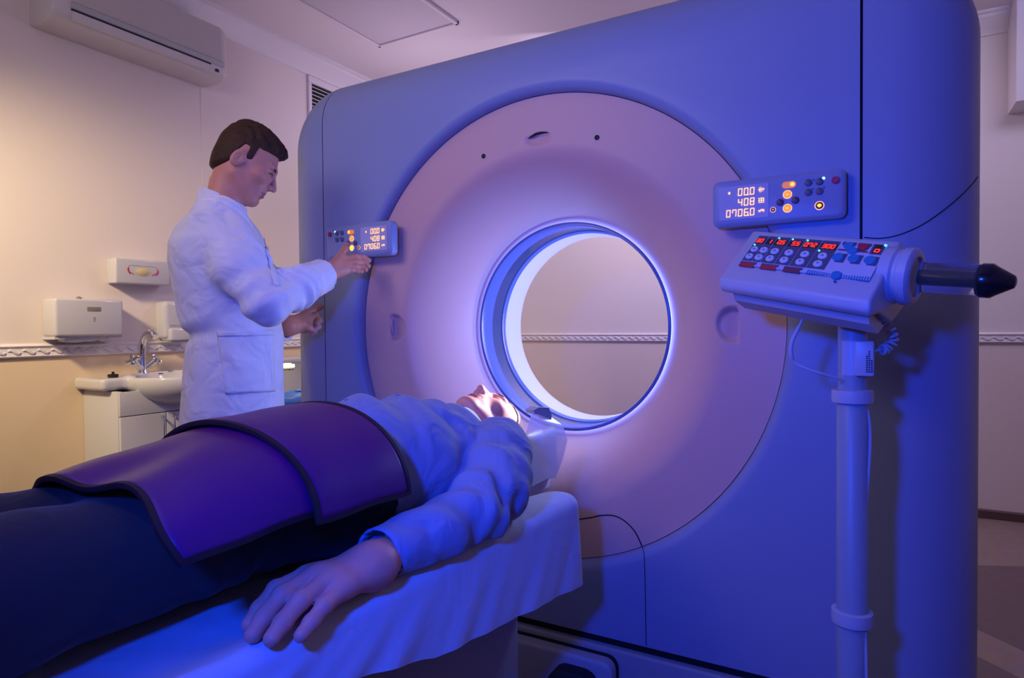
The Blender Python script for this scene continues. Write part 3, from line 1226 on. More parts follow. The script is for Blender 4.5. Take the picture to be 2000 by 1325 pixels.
V, F = nets(basin_f, (XW - .01, CY - .33, .76), (XW + .51, CY + .33, .945), .0065)
raw('basin', V, F, ceramic, t)
bm = bmesh.new()
lathe(bm, [(.010, 0), (.012, .003), (.009, .004), (.006, .002)], axisM((XW + .15, CY + .022, .9255), (0, 0, 1)), 18)
obj('overflow_hole', bm, black_gap, t)
tp = Vector((XW + .085, CY - .03, .926))
bm = bmesh.new()
lathe(bm, [(.026, 0), (.026, .006), (.021, .012), (.018, .05), (.016, .085)], Matrix.Translation(tp), 28)
tap = obj('mixer_tap', bm, chrome, t)
bm = bmesh.new()
tube(bm, spline([tp + Vector(q) for q in ((0, 0, .07), (.0, 0, .12), (.012, 0, .165), (.045, 0, .198), (.085, 0, .203), (.105, 0, .19))], 6), [.017] * 31, 14)
obj('spout', bm, chrome, tap)
bm = bmesh.new()
lathe(bm, [(.017, 0), (.018, .01), (.015, .022)], axisM(tp + Vector((.098, 0, .197)), (.75, 0, -.65)), 20)
obj('nozzle', bm, chrome, tap)
for s in (-1, 1):
    d = Vector((.25, s * .72, .62)).normalized()
    bm = bmesh.new()
    a = tp + Vector((0, 0, .02))
    tube(bm, [a, a + d * .035, a + d * .07], [.018, .016, .017], 14)
    tube(bm, [a + d * .068, a + d * .084], [.018, .014], 14)
    c = a + d * .082
    e1, e2 = frame_of(d)
    for e in (e1, e2):
        e = (e1 * math.cos(.6) + e2 * math.sin(.6)) if e is e1 else (e2 * math.cos(.6) - e1 * math.sin(.6))
        tube(bm, [c - e * .036, c - e * .03, c, c + e * .03, c + e * .036], [.006, .011, .008, .011, .006], 10)
    obj('cross_handle', bm, chrome, tap)
t = thing('sink_plug', 'small black plug lying on the basin rim', 'plug', (XW + .20, CY - .235, .928))
bm = bmesh.new()
lathe(bm, [(.020, 0), (.022, .004), (.022, .012), (.016, .014), (.006, .015), (.006, .024), (.001, .026)], Matrix.Translation((XW + .185, CY - .225, .929)), 24)
obj('stopper', bm, black_gap, t)

# ------------------------------------------------------------------ vanity cabinet
t = thing('vanity_cabinet', 'white laminate cabinet with two doors under the washbasin', 'cabinet', (XW, CY, 0))
fx = XW + .285
CC, CL, CR_ = CY - .048, CY - .262, CY + .166
bm = bmesh.new()
box(bm, (XW + .002, CL + .019, .06), (fx - .002, CR_ - .019, .776), .002)
obj('carcass', bm, cab_white, t)
for q in (CL, CR_ - .018):
    bm = bmesh.new()
    box(bm, (XW + .002, q, .0), (fx, q + .018, .868), .001)
    obj('side_panel', bm, cab_white, t)
bm = bmesh.new()
box(bm, (XW + .01, CL + .02, 0), (fx - .03, CR_ - .02, .06))
obj('toe_kick', bm, base_m, t)
bm = bmesh.new()
box(bm, (fx + .001, CL + .001, .757), (fx + .016, CR_ - .001, .866), .001)
obj('fascia', bm, cab_white, t)
for s in (-1, 1):
    y0, y1 = sorted((CC + s * .001, CC + s * .213))
    bm = bmesh.new()
    box(bm, (fx + .001, y0 + .001, .065), (fx + .017, y1 - .001, .753), .002)
    dr = obj('door', bm, cab_white, t)
    y = CC + s * .026
    bm = bmesh.new()
    tube(bm, spline([(fx + .017, y, .738), (fx + .036, y, .735), (fx + .042, y, .712), (fx + .040, y, .65), (fx + .042, y, .595), (fx + .036, y, .572), (fx + .017, y, .568)], 5), .0045, 8)
    obj('handle', bm, chrome, dr)

# ------------------------------------------------------------------ behind the man: shelf, bench and blue bag
t = thing('wall_shelf', 'white wall ledge glimpsed between the man and the scanner', 'shelf', (XW, .6, .955))
bm = bmesh.new()
box(bm, (XW + .036, .30, .947), (XW + .30, .92, .972), .004)
obj('ledge', bm, cab_white, t)
bm = bmesh.new()
box(bm, (XW + .036, .30, .66), (XW + .065, .92, .945), .006)
obj('back_panel', bm, disp_white, t)
t = thing('paper_roll', 'cream paper roll on a holder under the white ledge', 'roll', (XW + .25, .5, .925))
bm = bmesh.new()
lathe(bm, [(.008, 0), (.020, .001), (.020, .24), (.008, .241)], axisM((XW + .26, .355, .925), (0, 1, 0)), 24)
obj('roll', bm, latex, t)
bm = bmesh.new()
lathe(bm, [(.006, 0), (.024, .001), (.024, .02), (.006, .021)], axisM((XW + .26, .597, .925), (0, 1, 0)), 20)
box(bm, (XW + .24, .602, .92), (XW + .28, .612, .948))
obj('holder', bm, ac_band, t)
t = thing('bench', 'low pale bench behind the man, carrying a blue bag', 'bench', (XW + .25, .6, 0))
bm = bmesh.new()
box(bm, (XW + .04, .28, .60), (XW + .46, .95, .645), .006)
obj('bench_top', bm, cab_white, t)
for y in (.32, .89):
    bm = bmesh.new()
    box(bm, (XW + .05, y - .02, 0), (XW + .44, y + .02, .60), .003)
    obj('bench_leg', bm, cab_white, t)
t = thing('instrument_bag', 'blue vinyl instrument bag lying on the bench', 'bag', (XW + .32, .58, .645))
V, F = nets(lambda P: smin(sbox(P, (XW + .32, .58, .705), (.10, .17, .058), .035), ell(P, (XW + .31, .60, .762), (.075, .09, .022)), .02) + .004 * wav(P, 40, 0), (XW + .19, .38, .63), (XW + .46, .78, .81), .006)
bag = raw('bag_body', V, F, blue_vinyl, t)
bm = bmesh.new()
lathe(bm, [(.018, 0), (.020, .008), (.012, .014), (.004, .015)], Matrix.Translation((XW + .33, .60, .780)), 20)
obj('bag_knob', bm, blue_vinyl, t)
bm = bmesh.new()
box(bm, (XW + .225, .415, .6455), (XW + .423, .745, .668), .006)
obj('bag_base', bm, black_gloss, t)

# ------------------------------------------------------------------ people: shared head and hand modelling
def head_f(P, eyes_closed=False, nk=(-.050, 0, -.150)):
    """Head in its own frame: x forward, y left, z up, origin between the ear holes."""
    x, y, z = P
    ay = np.abs(y)
    Q = (x, ay, z)
    d = ell(P, (.0, 0, .040), (.0945, .0755, .087))
    d = smin(d, ell(P, (.040, 0, -.020), (.060, .060, .080)), .03)
    d = smin(d, rcone(Q, (.002, .054, -.045), (.072, .016, -.092), .017, .017), .025)      # jaw line
    d = smin(d, ell(P, (.080, 0, -.094), (.020, .021, .018)), .018)                          # chin
    d = smin(d, ell(Q, (.066, .045, -.014), (.022, .022, .020)), .02)                        # cheekbone
    d = smin(d, rcone(Q, (.082, .040, .030), (.094, .008, .028), .011, .011), .012)          # brow
    d = smax(d, -ell(Q, (.103, .0325, .010), (.020, .020, .0125)), .010)                     # eye socket
    d = smin(d, ell(Q, (.080, .0315, .010), (.0150, .0150, .0125)), .004)                    # lids
    d = np.minimum(d, d)
    d = smin(d, rcone(P, (.096, 0, .018), (.119, 0, -.026), .0075, .0105), .009)             # nose
    d = smin(d, ell(Q, (.104, .0115, -.029), (.0115, .0080, .0085)), .007)                   # nostril wing
    d = smax(d, -ell(Q, (.109, .0075, -.0375), (.0055, .0040, .0045)), .003)
    d = smin(d, ell(P, (.080, 0, -.056), (.024, .032, .030)), .018)                          # mouth mound
    d = smin(d, rcone(Q, (.100, .005, -.0520), (.090, .022, -.0575), .0062, .0035), .004)    # upper lip
    d = smin(d, rcone(Q, (.099, .003, -.0655), (.089, .021, -.0600), .0072, .0035), .004)    # lower lip
    d = smax(d, -rcone(Q, (.1075, 0, -.0590), (.093, .025, -.0590), .0020, .0016), .0025)    # mouth line
    d = smax(d, -ell(P, (.101, 0, -.0765), (.008, .020, .005)), .006)
    neck = rcone(P, (-.020, 0, -.030), nk, .052, .056)
    d = smin(d, neck, .03)
    ear = ell(Q, (-.008, .077, -.002), (.019, .0085, .032), (0, 12, -18))
    ear = smax(ear, -ell(Q, (-.003, .0865, -.002), (.0095, .008, .017), (0, 12, -18)), .005)
    ear = smin(ear, ell(Q, (.006, .074, -.005), (.006, .006, .009)), .004)
    d = smin(d, ear, .006)
    if eyes_closed:
        d = smax(d, -rcone(Q, (.0935, .024, .0045), (.090, .042, .0055), .0009, .0009), .001)
    else:
        d = smax(d, -ell(Q, (.0955, .0315, .0085), (.0035, .0125, .0032)), .002)
    return d


def hair_f(P, style):
    x, y, z = P
    if style == 'quiff':
        d = ell(P, (-.001, 0, .043), (.0975, .0785, .090))
        d = smin(d, ell(P, (-.030, 0, -.020), (.062, .060, .068)), .03)
        top = ell(P, (.016, 0, .100), (.082, .058, .036), (0, 8, 0))
        d = smin(d, top, .03)
        d = smin(d, rcone(P, (.070, .026, .104), (.096, -.012, .090), .017, .011), .02)
        d = d + (.0022 * np.sin(300 * (y + .25 * x + .1 * z) + 2 * np.sin(60 * x)) + .0016 * np.sin(520 * (y - .2 * x))) * np.clip((z - .055) * 30, 0, 1) + .0012 * wav(P, 110, 4)
        line = z - np.where(x > .030, .072 + (.066 - x) * .9, np.where(x > -.012, .038 - (x - .03) * 0.9, -.042 + (x + .012) * -.45))
        side = np.maximum(.010 - x, 0)
        keep = np.where(x > .030, .064 - z + .25 * (x - .06), np.where(x > .008, np.where(np.abs(y) > .055, -.014 - z, -z - .1), np.where(x > -.030, .034 - z + 3.2 * np.minimum(0, x + .008), -.036 + .9 * (-.030 - x) * -1 - z)))
        soft = .010 * np.clip((keep + .026) / .026, 0, 1) ** 1.4 * np.clip((.045 - x) / .03, 0, 1)
        return smax(d + soft, keep, .005)
    d = ell(P, (-.004, 0, .044), (.100, .0805, .092))
    d = d + .0020 * wav(P, 140, 4)
    keep = np.where(x > .040, .070 - z + .2 * (x - .06), np.where(x > .008, .030 - z + (x - .008), np.where(x > -.030, .030 - z - 1.2 * np.maximum(0, -.004 - x), -.050 - z)))
    return smax(d, keep, .008)


def head_mesh(M, closed=False, nk=(-.050, 0, -.150)):
    V, F = nets(lambda P: head_f(P, closed, nk), (-.115, -.095, -.19), (.135, .095, .14), .0027)
    return xf(M, V), F, V


def hand_f(P, wr, kn, fingers, thumb, rw=.026, rk=.0125, rf=(.0095, .0088, .0080, .0070), back=None):
    """Hand from joint positions: wrist, four knuckles, finger joints beyond each knuckle, thumb joints."""
    wr = _a(wr)
    d = None
    kc = _a(sum((Vector(k) for k in kn), Vector()) / 4)
    for k in kn:
        k = _a(k)
        st = wr + (k - kc) * .45
        e = rcone(P, st, k, rk * 1.25, rk)
        d = e if d is None else smin(d, e, .018)
    if back is not None:
        d = smin(d, rcone(P, wr, back, rw, rw * .85), .03)
    for i in range(3):
        d = smin(d, rcone(P, _a(kn[i]) * .85 + wr * .15, _a(kn[i + 1]) * .85 + wr * .15, rk * .9, rk * .9), .012)
    th = chain(P, [_a(t) for t in thumb], [.0150, .0125, .0110, .0092][:len(thumb)], .008)
    d = smin(d, th, .016)
    out = d
    for i, f in enumerate(fingers):
        s = (1, 1.03, 1, .86)[i]
        pts = [_a(kn[i])] + [_a(q) for q in f]
        rr = [rk * .95] + [r * s for r in rf[:len(f)]]
        e = chain(P, pts, rr, .005)
        for q, r_ in zip(pts[1:-1], rr[1:-1]):
            e = smin(e, ell(P, q, (r_ * 1.02,) * 3), .004)
        out = np.minimum(out, smin(d, e, .008))
    return out


def bounds(pts, pad):
    a = np.array([list(p) for p in pts])
    return a.min(0) - pad, a.max(0) + pad


def hand_mesh(wr, kn, fingers, thumb, h=.0026, **k):
    al = [wr] + list(kn) + [q for f in fingers for q in f] + list(thumb) + ([k['back']] if k.get('back') is not None else [])
    lo, hi = bounds(al, .034)
    return nets(lambda P: hand_f(P, wr, kn, fingers, thumb, **k), lo, hi, h)


def paint(me, test, idx):
    """Give the faces whose centre passes the test another material slot."""
    for p in me.polygons:
        if test(p.center): p.material_index = idx


def patch(bvh, rows, off, name, m, parent, thick=.003):
    """Cloth patch laid on a surface: rows of (origin, direction) rays become a solid thin sheet."""
    G = []
    for row in rows:
        line = []
        for o, d in row:
            h = bvh.ray_cast(Vector(o), Vector(d).normalized())
            if h[0] is None:
                line.append(None); continue
            n = h[1] if h[1].dot(Vector(d)) < 0 else -h[1]
            line.append((h[0], n))
        G.append(line)
    V, F = [], []
    nr, nc = len(G), len(G[0])
    for lay in (off, off - thick):
        for r_ in G:
            for q in r_:
                V.append((q[0] + q[1] * lay) if q else Vector((0, 0, -9)))
    ok = [[q is not None for q in r_] for r_ in G]
    N = nr * nc
    for i in range(nr - 1):
        for j in range(nc - 1):
            if ok[i][j] and ok[i + 1][j] and ok[i][j + 1] and ok[i + 1][j + 1]:
                a, b, c, d_ = i * nc + j, i * nc + j + 1, (i + 1) * nc + j + 1, (i + 1) * nc + j
                F.append((a, b, c, d_)); F.append((a + N, d_ + N, c + N, b + N))
    for i in range(nr - 1):
        for j in (0, nc - 1):
            if ok[i][j] and ok[i + 1][j]:
                a, b = i * nc + j, (i + 1) * nc + j
                F.append((a, b, b + N, a + N))
    for j in range(nc - 1):
        for i in (0, nr - 1):
            if ok[i][j] and ok[i][j + 1]:
                a, b = i * nc + j, i * nc + j + 1
                F.append((a, b, b + N, a + N))
    used = sorted({i for f in F for i in f})
    re = {v: k for k, v in enumerate(used)}
    return raw(name, [V[i] for i in used], [[re[i] for i in f] for f in F], m, parent, recalc=True)


def loft(P, axis, secs):
    """Distance to a body with elliptic sections: secs rows are (t, c1, r1, c2, r2) along the axis."""
    o = [i for i in range(3) if i != axis]
    T = np.array([s[0] for s in secs], np.float32)
    t = P[axis]
    I = lambda k: np.interp(t, T, [s[k] for s in secs]).astype(np.float32)
    u = (P[o[0]] - I(1)) / I(2)
    v = (P[o[1]] - I(3)) / I(4)
    q = np.sqrt(u * u + v * v) + 1e-6
    d = (q - 1) * np.minimum(I(2), I(4))
    return np.maximum(d, np.maximum(T[0] - t, t - T[-1]))


# ------------------------------------------------------------------ couch, sheet, head rest
table = thing('patient_table', 'narrow scanner couch on a pedestal under the white sheet', 'scanner table', (0, -1.4, 0))
bm = bmesh.new()
box(bm, (-.285, -2.42, .61), (.19, -.575, .672), .02)
box(bm, (-.10, -.70, .655), (.05, -.27, .692), .008)
obj('table_top', bm, white_plastic, table)
bm = bmesh.new()
box(bm, (-.16, -2.30, .55), (.14, -.62, .62), .01)
obj('carriage', bm, plinth_grey, table)
bm = bmesh.new()
box(bm, (-.17, -1.95, .0), (.135, -.62, .57), .02)
obj('pedestal', bm, plinth_grey, table)
V, F = nets(lambda P: np.maximum(smax(sbox(P, (-.03, -.375, .77), (.112, .115, .095), .04), -rcone(P, (-.03, -.75, .875), (-.03, -.20, .905), .092, .105), .02), .70 - P[2]), (-.16, -.51, .69), (.10, -.24, .88), .006)
hr = raw('head_rest', V, F, white_plastic, table)
# clear protective film folded over the near cheek of the head rest
fp = [atd(1016, 958, 1.575), atd(1018, 905, 1.59), atd(1026, 850, 1.60), atd(1036, 815, 1.61), atd(1042, 806, 1.62)]
fq = [atd(1062, 935, 1.60), atd(1056, 915, 1.60), atd(1058, 860, 1.60), atd(1056, 822, 1.61), atd(1050, 806, 1.62)]
fr = [atd(1086, 935, 1.66), atd(1100, 895, 1.67), atd(1108, 860, 1.68), atd(1100, 832, 1.68), atd(1072, 812, 1.66)]
V = []
for t_ in range(25):
    s = t_ / 24
    for col in range(17):
        c = col / 16
        def samp(L):
            k = s * (len(L) - 1); i = min(int(k), len(L) - 2); f_ = k - i
            return L[i] * (1 - f_) + L[i + 1] * f_
        if c < .45: p = samp(fp).lerp(samp(fq), c / .45)
        else: p = samp(fq).lerp(samp(fr), (c - .45) / .55)
        p = p + _fw * (.004 * math.sin(s * 9 + c * 7) * (1 - s))
        V.append(p)
F = [(i * 17 + j, i * 17 + j + 1, (i + 1) * 17 + j + 1, (i + 1) * 17 + j) for i in range(24) for j in range(16)]
N = len(V)
V2 = V + [p + _fw * .002 for p in V]
F2 = F + [tuple(i + N for i in f[::-1]) for f in F]
fm = raw('plastic_film', V2, F2, film_m, table)
tag(fm, 'clear plastic film folded over the head rest')
bm = bmesh.new()
pts = [atd(1042, 802, 1.605), atd(1053, 796, 1.61), atd(1072, 797, 1.63), atd(1078, 812, 1.65), atd(1077, 820, 1.655), atd(1062, 813, 1.63), atd(1044, 808, 1.61)]
A_ = [bm.verts.new(p) for p in pts]
B_ = [bm.verts.new(p + Vector((-.030, .012, .0))) for p in pts]
bm.faces.new(A_); bm.faces.new(B_[::-1])
for k in range(len(pts)):
    bm.faces.new((A_[k], B_[k], B_[(k + 1) % len(pts)], A_[(k + 1) % len(pts)]))
tag(obj('head_rest_clip', bm, steel, table, smooth=0), 'grey metal end clip of the head rest')

# sheet draped over the couch, which is dished: higher along both sides
XC0, XC1 = -.302, .282


def edge_x(y):
    return XC1 - .075 * max(0, min(1, (-.545 - y) / 1.0))


def top_z(x):
    u = np.clip((np.abs(x + .015) - .09) / .15, 0, 1)
    return .6995 + .036 * u * u * (3 - 2 * u)


def sheet_mesh():
    x0, x1, y0, y1, rc = XC0, XC1, -2.44, -.545, .055
    per = []
    def seg(ax, ay, bx, by, n):
        for k in range(n): per.append((ax + (bx - ax) * k / n, ay + (by - ay) * k / n))
    def arc(cx, cy, a0, n):
        for k in range(n):
            a = R(a0 + 90 * k / n); per.append((cx + rc * math.cos(a), cy + rc * math.sin(a)))
    seg(x1, y0 + rc, x1, y1 - rc, 300); arc(x1 - rc, y1 - rc, 0, 24)
    seg(x1 - rc, y1, x0 + rc, y1, 50); arc(x0 + rc, y1 - rc, 90, 24)
    seg(x0, y1 - rc, x0, y0 + rc, 260); arc(x0 + rc, y0 + rc, 180, 24)
    seg(x0 + rc, y0, x1 - rc, y0, 50); arc(x1 - rc, y0 + rc, 270, 24)
    N = len(per)
    per = [(x - (XC1 - edge_x(y)) * max(0, min(1, (x + .0) / .2)), y) for x, y in per]
    nor = []
    for k in range(N):
        a, b = per[k - 1], per[(k + 1) % N]
        dx, dy = b[0] - a[0], b[1] - a[1]
        l = math.hypot(dx, dy)
        nor.append((dy / l, -dx / l))
    arcl = [0]
    for k in range(1, N): arcl.append(arcl[-1] + math.hypot(per[k][0] - per[k - 1][0], per[k][1] - per[k - 1][1]))
    re = .030
    V = []
    rows = 0
    xm = -.015
    for ins in (.985, .93, .86, .78, .70, .6, .5, .4, .3, .22, .15, .10, .05, .0):
        for k in range(N):
            px_, py_ = per[k][0] - nor[k][0] * re, per[k][1] - nor[k][1] * re
            x = px_ + (xm - px_) * ins
            y = min(max(py_, y0 + .26 * ins), y1 - .26 * ins)
            V.append((x, y, float(top_z(x)) + .0008 * math.sin(38 * y + 20 * x) + .0006 * math.sin(61 * y - 30 * x)))
        rows += 1
    for q in range(1, 7):
        a = R(90 * q / 6)
        for k in range(N):
            o = -re + re * math.sin(a)
            px_, py_ = per[k][0] - nor[k][0] * re, per[k][1] - nor[k][1] * re
            V.append((per[k][0] + nor[k][0] * o, per[k][1] + nor[k][1] * o, float(top_z(px_)) - re + re * math.cos(a)))
        rows += 1
    K = 26
    for j in range(1, K + 1):
        t = j / K
        for k in range(N):
            s = arcl[k]; x, y = per[k]
            zt = float(top_z(x - nor[k][0] * re)) - re
            hem = .515 + .065 * max(0, min(1, (-.55 - y) / .6)) + .10 * max(0, min(1, (-1.12 - y) / .4)) if x > 0 else .50
            z = zt - t * (zt - hem)
            sl = s + .10 * (t - .2)
            fold = .55 * math.sin(sl * 2 * math.pi / .152 + 1.6 * math.sin(sl * 5)) + .35 * math.sin(sl * 2 * math.pi / .083 + 2.0) + .3 * math.sin(sl * 2 * math.pi / .23)
            amp = .0038 * t ** .8
            edge = max(0, 1 - abs(y - (y1 - .0)) / .08)
            o = .004 * math.sin(math.pi * t * .5) + .004 * t + amp * (fold) * (1 - .5 * edge)
            V.append((x + nor[k][0] * o, y + nor[k][1] * o, z))
        rows += 1
    F = []
    for j in range(rows - 1):
        for k in range(N):
            a, b = j * N + k, j * N + (k + 1) % N
            F.append((a, a + N, b + N, b))
    F.append(tuple(range(N)))
    return V, F


V, F = sheet_mesh()
bm = bmesh.new()
vs = [bm.verts.new(v) for v in V]
for f in F:
    try: bm.faces.new([vs[i] for i in f])
    except ValueError: pass
bmesh.ops.remove_doubles(bm, verts=bm.verts, dist=1e-5)
sheet = obj('bed_sheet', bm, sheet_m, None, smooth=70)
tag(sheet, 'white cotton sheet draped over the scanner couch, hanging in folds', 'sheet')

# ------------------------------------------------------------------ the patient
pat = thing('person', 'person lying face up on the couch in blue shirt and dark trousers', 'person', (-.03, -1.2, .705))
PH = Matrix.Translation((-.03, -.515, .858)) @ Matrix(((0, 1, 0), (0, 0, 1), (1, 0, 0))).to_4x4() @ Matrix.Rotation(R(-4), 4, 'Y')
HV, HF, HL = head_mesh(PH, True)


def pshirt_core(P, grow=0.0):
    d = loft(P, 1, [(-1.22, -.05, .120, .84, .10), (-1.18, -.045, .140, .845, .12), (-1.12, -.038, .160, .85, .138), (-1.02, -.03, .184, .85, .151), (-.92, -.03, .186, .85, .145), (-.82, -.03, .182, .85, .128), (-.75, -.03, .165, .855, .108), (-.70, -.03, .125, .862, .088), (-.655, -.03, .072, .868, .068), (-.645, -.03, .066, .868, .064)])
    return d - grow


# left arm joints, shoulder to wrist, and the far right arm
toward = lambda p, f: tuple(CAM + (Vector(p) - CAM) * f)
AL = [(.150, -.750, .857), (.203, -.855, .812), (.222, -.968, .781), (.212, -1.080, .773), (.194, -1.198, .772)]
AR = [(-.205, -.745, .845), (-.262, -.92, .79), (-.245, -1.02, .78), (-.235, -1.17, .772)]


def shirt_f(P):
    x, y, z = P
    d = pshirt_core(P)
    fold = .0075 * np.sin(58 * (y + .55 * x + .25 * z) + 2.5 * np.sin(9 * y)) * np.clip((z - .80) * 9, 0, 1) * np.clip((y + 1.2) * 5, 0, 1)
    fold = fold + .008 * wav(P, 16, 2) + .005 * wav(P, 34, 9)
    d = d + fold
    # armhole crease between chest and sleeve
    al = chain(P, AL, [.081, .074, .058, .051, .0455], .03)
    tt = np.clip((-y - .80) / .3, 0, 1)
    al = al + (.0055 * np.sin(95 * (y - .5 * z) + 3 * np.sin(20 * x)) * np.exp(-((y + .95) / .10) ** 2) + .0035 * np.sin(60 * (y + .8 * z - .4 * x)) + .006 * wav(P, 24, 7) + .003 * wav(P, 48, 14)) * np.clip((-.62 - y) * 6, 0, 1)
    # cuff band
    al = np.where(y < -1.140, smin(al, rcone(P, (.203, -1.145, .772), (.192, -1.208, .772), .0460, .0450), .004), al)
    al = np.maximum(al, -1.208 - y)
    d = smin(d, al, .007)
    ar = chain(P, AR, [.080, .062, .055, .046], .03)
    d = smin(d, ar, .014)
    d = smax(d, -rcone(P, (.196, -1.185, .772), (.190, -1.25, .772), .0395, .041), .003)
    for a, b, c in (((.02, -1.03, .985), (.100, -1.06, .925), (.125, -1.05, .85)), ((.03, -.92, .985), (.105, -.965, .92), (.140, -.99, .84)), ((.125, -.80, .93), (.085, -.86, .962), (.03, -.90, .985)), ((.13, -.86, .90), (.115, -.93, .905), (.13, -1.0, .87))):
        d = smin(d, chain(P, [tuple(Vector(a) - Vector((.006, 0, .010))), tuple(Vector(b) - Vector((.010, 0, .008))), tuple(Vector(c) - Vector((.012, 0, .004)))], [.008, .013, .009], .01), .022)
    # collar
    col = np.abs(rcone(P, (-.03, -.66, .868), (-.03, -.600, .872), .071, .066)) - .004
    col = np.maximum(np.maximum(col, y + .628), -.690 - y)
    d = smin(d, col, .008)
    d = smax(d, -rcone(P, (-.03, -.66, .870), (-.03, -.55, .872), .060, .060), .004)
    return np.maximum(d, top_z(x) + .003 - z)


V, F = nets(shirt_f, (-.37, -1.38, .69), (.33, -.59, 1.03), .0052)
shirt = raw('shirt', V, F, shirt_blue, pat)


def ptrouser_f(P):
    x, y, z = P
    d = loft(P, 1, [(-1.52, -.105, .130, .815, .095), (-1.40, -.092, .148, .828, .110), (-1.28, -.070, .146, .840, .120), (-1.15, -.048, .165, .845, .130), (-1.10, -.035, .184, .842, .143)])
    L = chain(P, [(-.026, -1.36, .822), (-.030, -1.62, .826), (-.005, -1.86, .835), (.05, -2.28, .765)], [.092, .088, .076, .060], .03)
    L = smin(L, chain(P, [(-.060, -1.36, .765), (-.060, -1.62, .765), (-.02, -1.86, .78)], [.050, .050, .045], .03), .03)
    Rr = chain(P, [(-.150, -1.36, .818), (-.180, -1.62, .820), (-.175, -1.86, .835), (-.17, -2.28, .765)], [.098, .090, .076, .060], .03)
    d = smin(d, L, .02); d = smin(d, Rr, .02)
    d = d + .004 * wav(P, 18, 3) + .0035 * np.sin(70 * (y + .9 * z) + 3 * np.sin(14 * y)) * np.exp(-((y + 1.25) / .16) ** 2)
    return np.maximum(d, top_z(x) + .003 - z)


V, F = nets(ptrouser_f, (-.30, -2.36, .69), (.25, -1.08, .98), .0075)
raw('trousers', V, F, trouser_m, pat)
for sx in (.05, -.17):
    V, F = nets(lambda P: np.maximum(smin(smin(ell(P, (sx, -2.36, .765), (.043, .060, .055)), ell(P, (sx, -2.395, .85), (.046, .036, .13)), .03), rcone(P, (sx, -2.27, .765), (sx, -2.34, .765), .044, .044), .02), .704 - P[2]), (sx - .07, -2.45, .69), (sx + .07, -2.22, 1.0), .008)
    raw('shoe', V, F, black_gloss, pat)

# body: head, torso under the shirt and the two hands, one mesh
hv = lambda x, y, z: Vector((x, y, z))
wrL = hv(.170, -1.195, .748)
knL = [hv(.114, -1.283, .750), hv(.139, -1.294, .756), hv(.165, -1.290, .752), hv(.187, -1.279, .742)]
fiL = [[hv(.106, -1.335, .746), hv(.108, -1.367, .729), hv(.112, -1.388, .716)],
       [hv(.138, -1.352, .750), hv(.139, -1.385, .731), hv(.144, -1.408, .717)],
       [hv(.168, -1.345, .745), hv(.171, -1.379, .728), hv(.175, -1.402, .716)],
       [hv(.194, -1.323, .735), hv(.1965, -1.351, .722), hv(.199, -1.372, .713)]]
thL = [hv(.146, -1.215, .738), hv(.108, -1.245, .732), hv(.088, -1.278, .724), hv(.080, -1.305, .717)]
HF_ = .945
tw = lambda p: Vector(toward(p, HF_))
wrR_, knR_, fiR_, thR_ = wrL, knL, fiL, thL
wrL, knL, fiL, thL = tw(wrL), [tw(q) for q in knL], [[tw(q) for q in f] for f in fiL], [tw(q) for q in thL]
hL = hand_mesh(wrL, knL, fiL, thL, h=.0024, back=hv(.199, -1.15, .772), rw=.034, rk=.0158, rf=(.0134, .0124, .0113, .0095))
mir = lambda p: Vector((-.065 - p.x, p.y + .01, p.z + .018))
hR = hand_mesh(mir(wrR_), [mir(q) for q in knR_], [[mir(q) for q in f] for f in fiR_], [mir(q) for q in thR_], h=.004, back=mir(hv(.176, -1.10, .751)), rw=.031)
core = nets(lambda P: np.maximum(pshirt_core(P, -.022), top_z(P[0]) + .016 - P[2]), (-.24, -1.36, .69), (.19, -.63, 1.02), .012)
V, F = join((HV, HF), hL, hR, core)
body = raw('body', V, F, [skin_pale, lip_m], pat)
inv = PH.inverted()
Wp = W(pat)
def lipt(c):
    q = inv @ (Wp @ c)
    return q.x > .092 and abs(q.y) < .026 - abs(q.z + .059) * .9 and -.0725 < q.z < -.0495
paint(body.data, lipt, 1)
hairV, hairF = nets(lambda P: hair_f(P, 'short'), (-.125, -.10, -.07), (.12, .10, .15), .003)
raw('hair', xf(PH, hairV), hairF, hair_light, pat)
for s in (-1, 1):
    bm = bmesh.new()
    pts = [PH @ Vector(q) for q in ((.099, s * .012, .030), (.1, s * .022, .034), (.094, s * .036, .034), (.084, s * .046, .028))]
    tube(bm, spline(pts, 4), [.002] + [.0042] * 9 + [.003, .002, .0015], 6)
    obj('eyebrow', bm, hair_light, pat)
for f, s in zip(fiL, (1, 1, 1, .85)):
    a, b = f[-2], f[-1]
    d = (b - a).normalized()
    up_ = (Vector((0, 0, 1)) - d * d.z).normalized()
    sd_ = d.cross(up_)
    Mx = Matrix.Translation(b + d * .0010 + up_ * (.0066 * s)) @ Matrix((d, sd_, up_)).transposed().to_4x4()
    bm = bmesh.new()
    bmesh.ops.create_uvsphere(bm, u_segments=16, v_segments=8, radius=1)
    for v in bm.verts: v.co = Mx @ Vector((v.co.x * .0075 * s, v.co.y * .0055 * s, v.co.z * .0018))
    obj('fingernail', bm, nail_m, pat)
bm = bmesh.new()
for k, y in enumerate((-.72, -.80, -.88, -.96, -1.04)):
    z_ = bvh_of(shirt).ray_cast(Vector((-.03, y, 1.3)), Vector((0, 0, -1)))[0].z
    if k == 0: sb = bvh_of(shirt)
    bm_ = bmesh.new()
    lathe(bm_, [(.0055, 0), (.006, .0015), (.004, .0028)], Matrix.Translation((-.03, y, z_ - .0005)), 14)
    obj('button', bm_, shirt_blue, pat)
bm.free()

# ------------------------------------------------------------------ the protective apron over the lap
apr = thing('lead_apron', 'violet vinyl apron with black edging over the lap of the lying person', 'apron', (-.03, -1.3, .98))


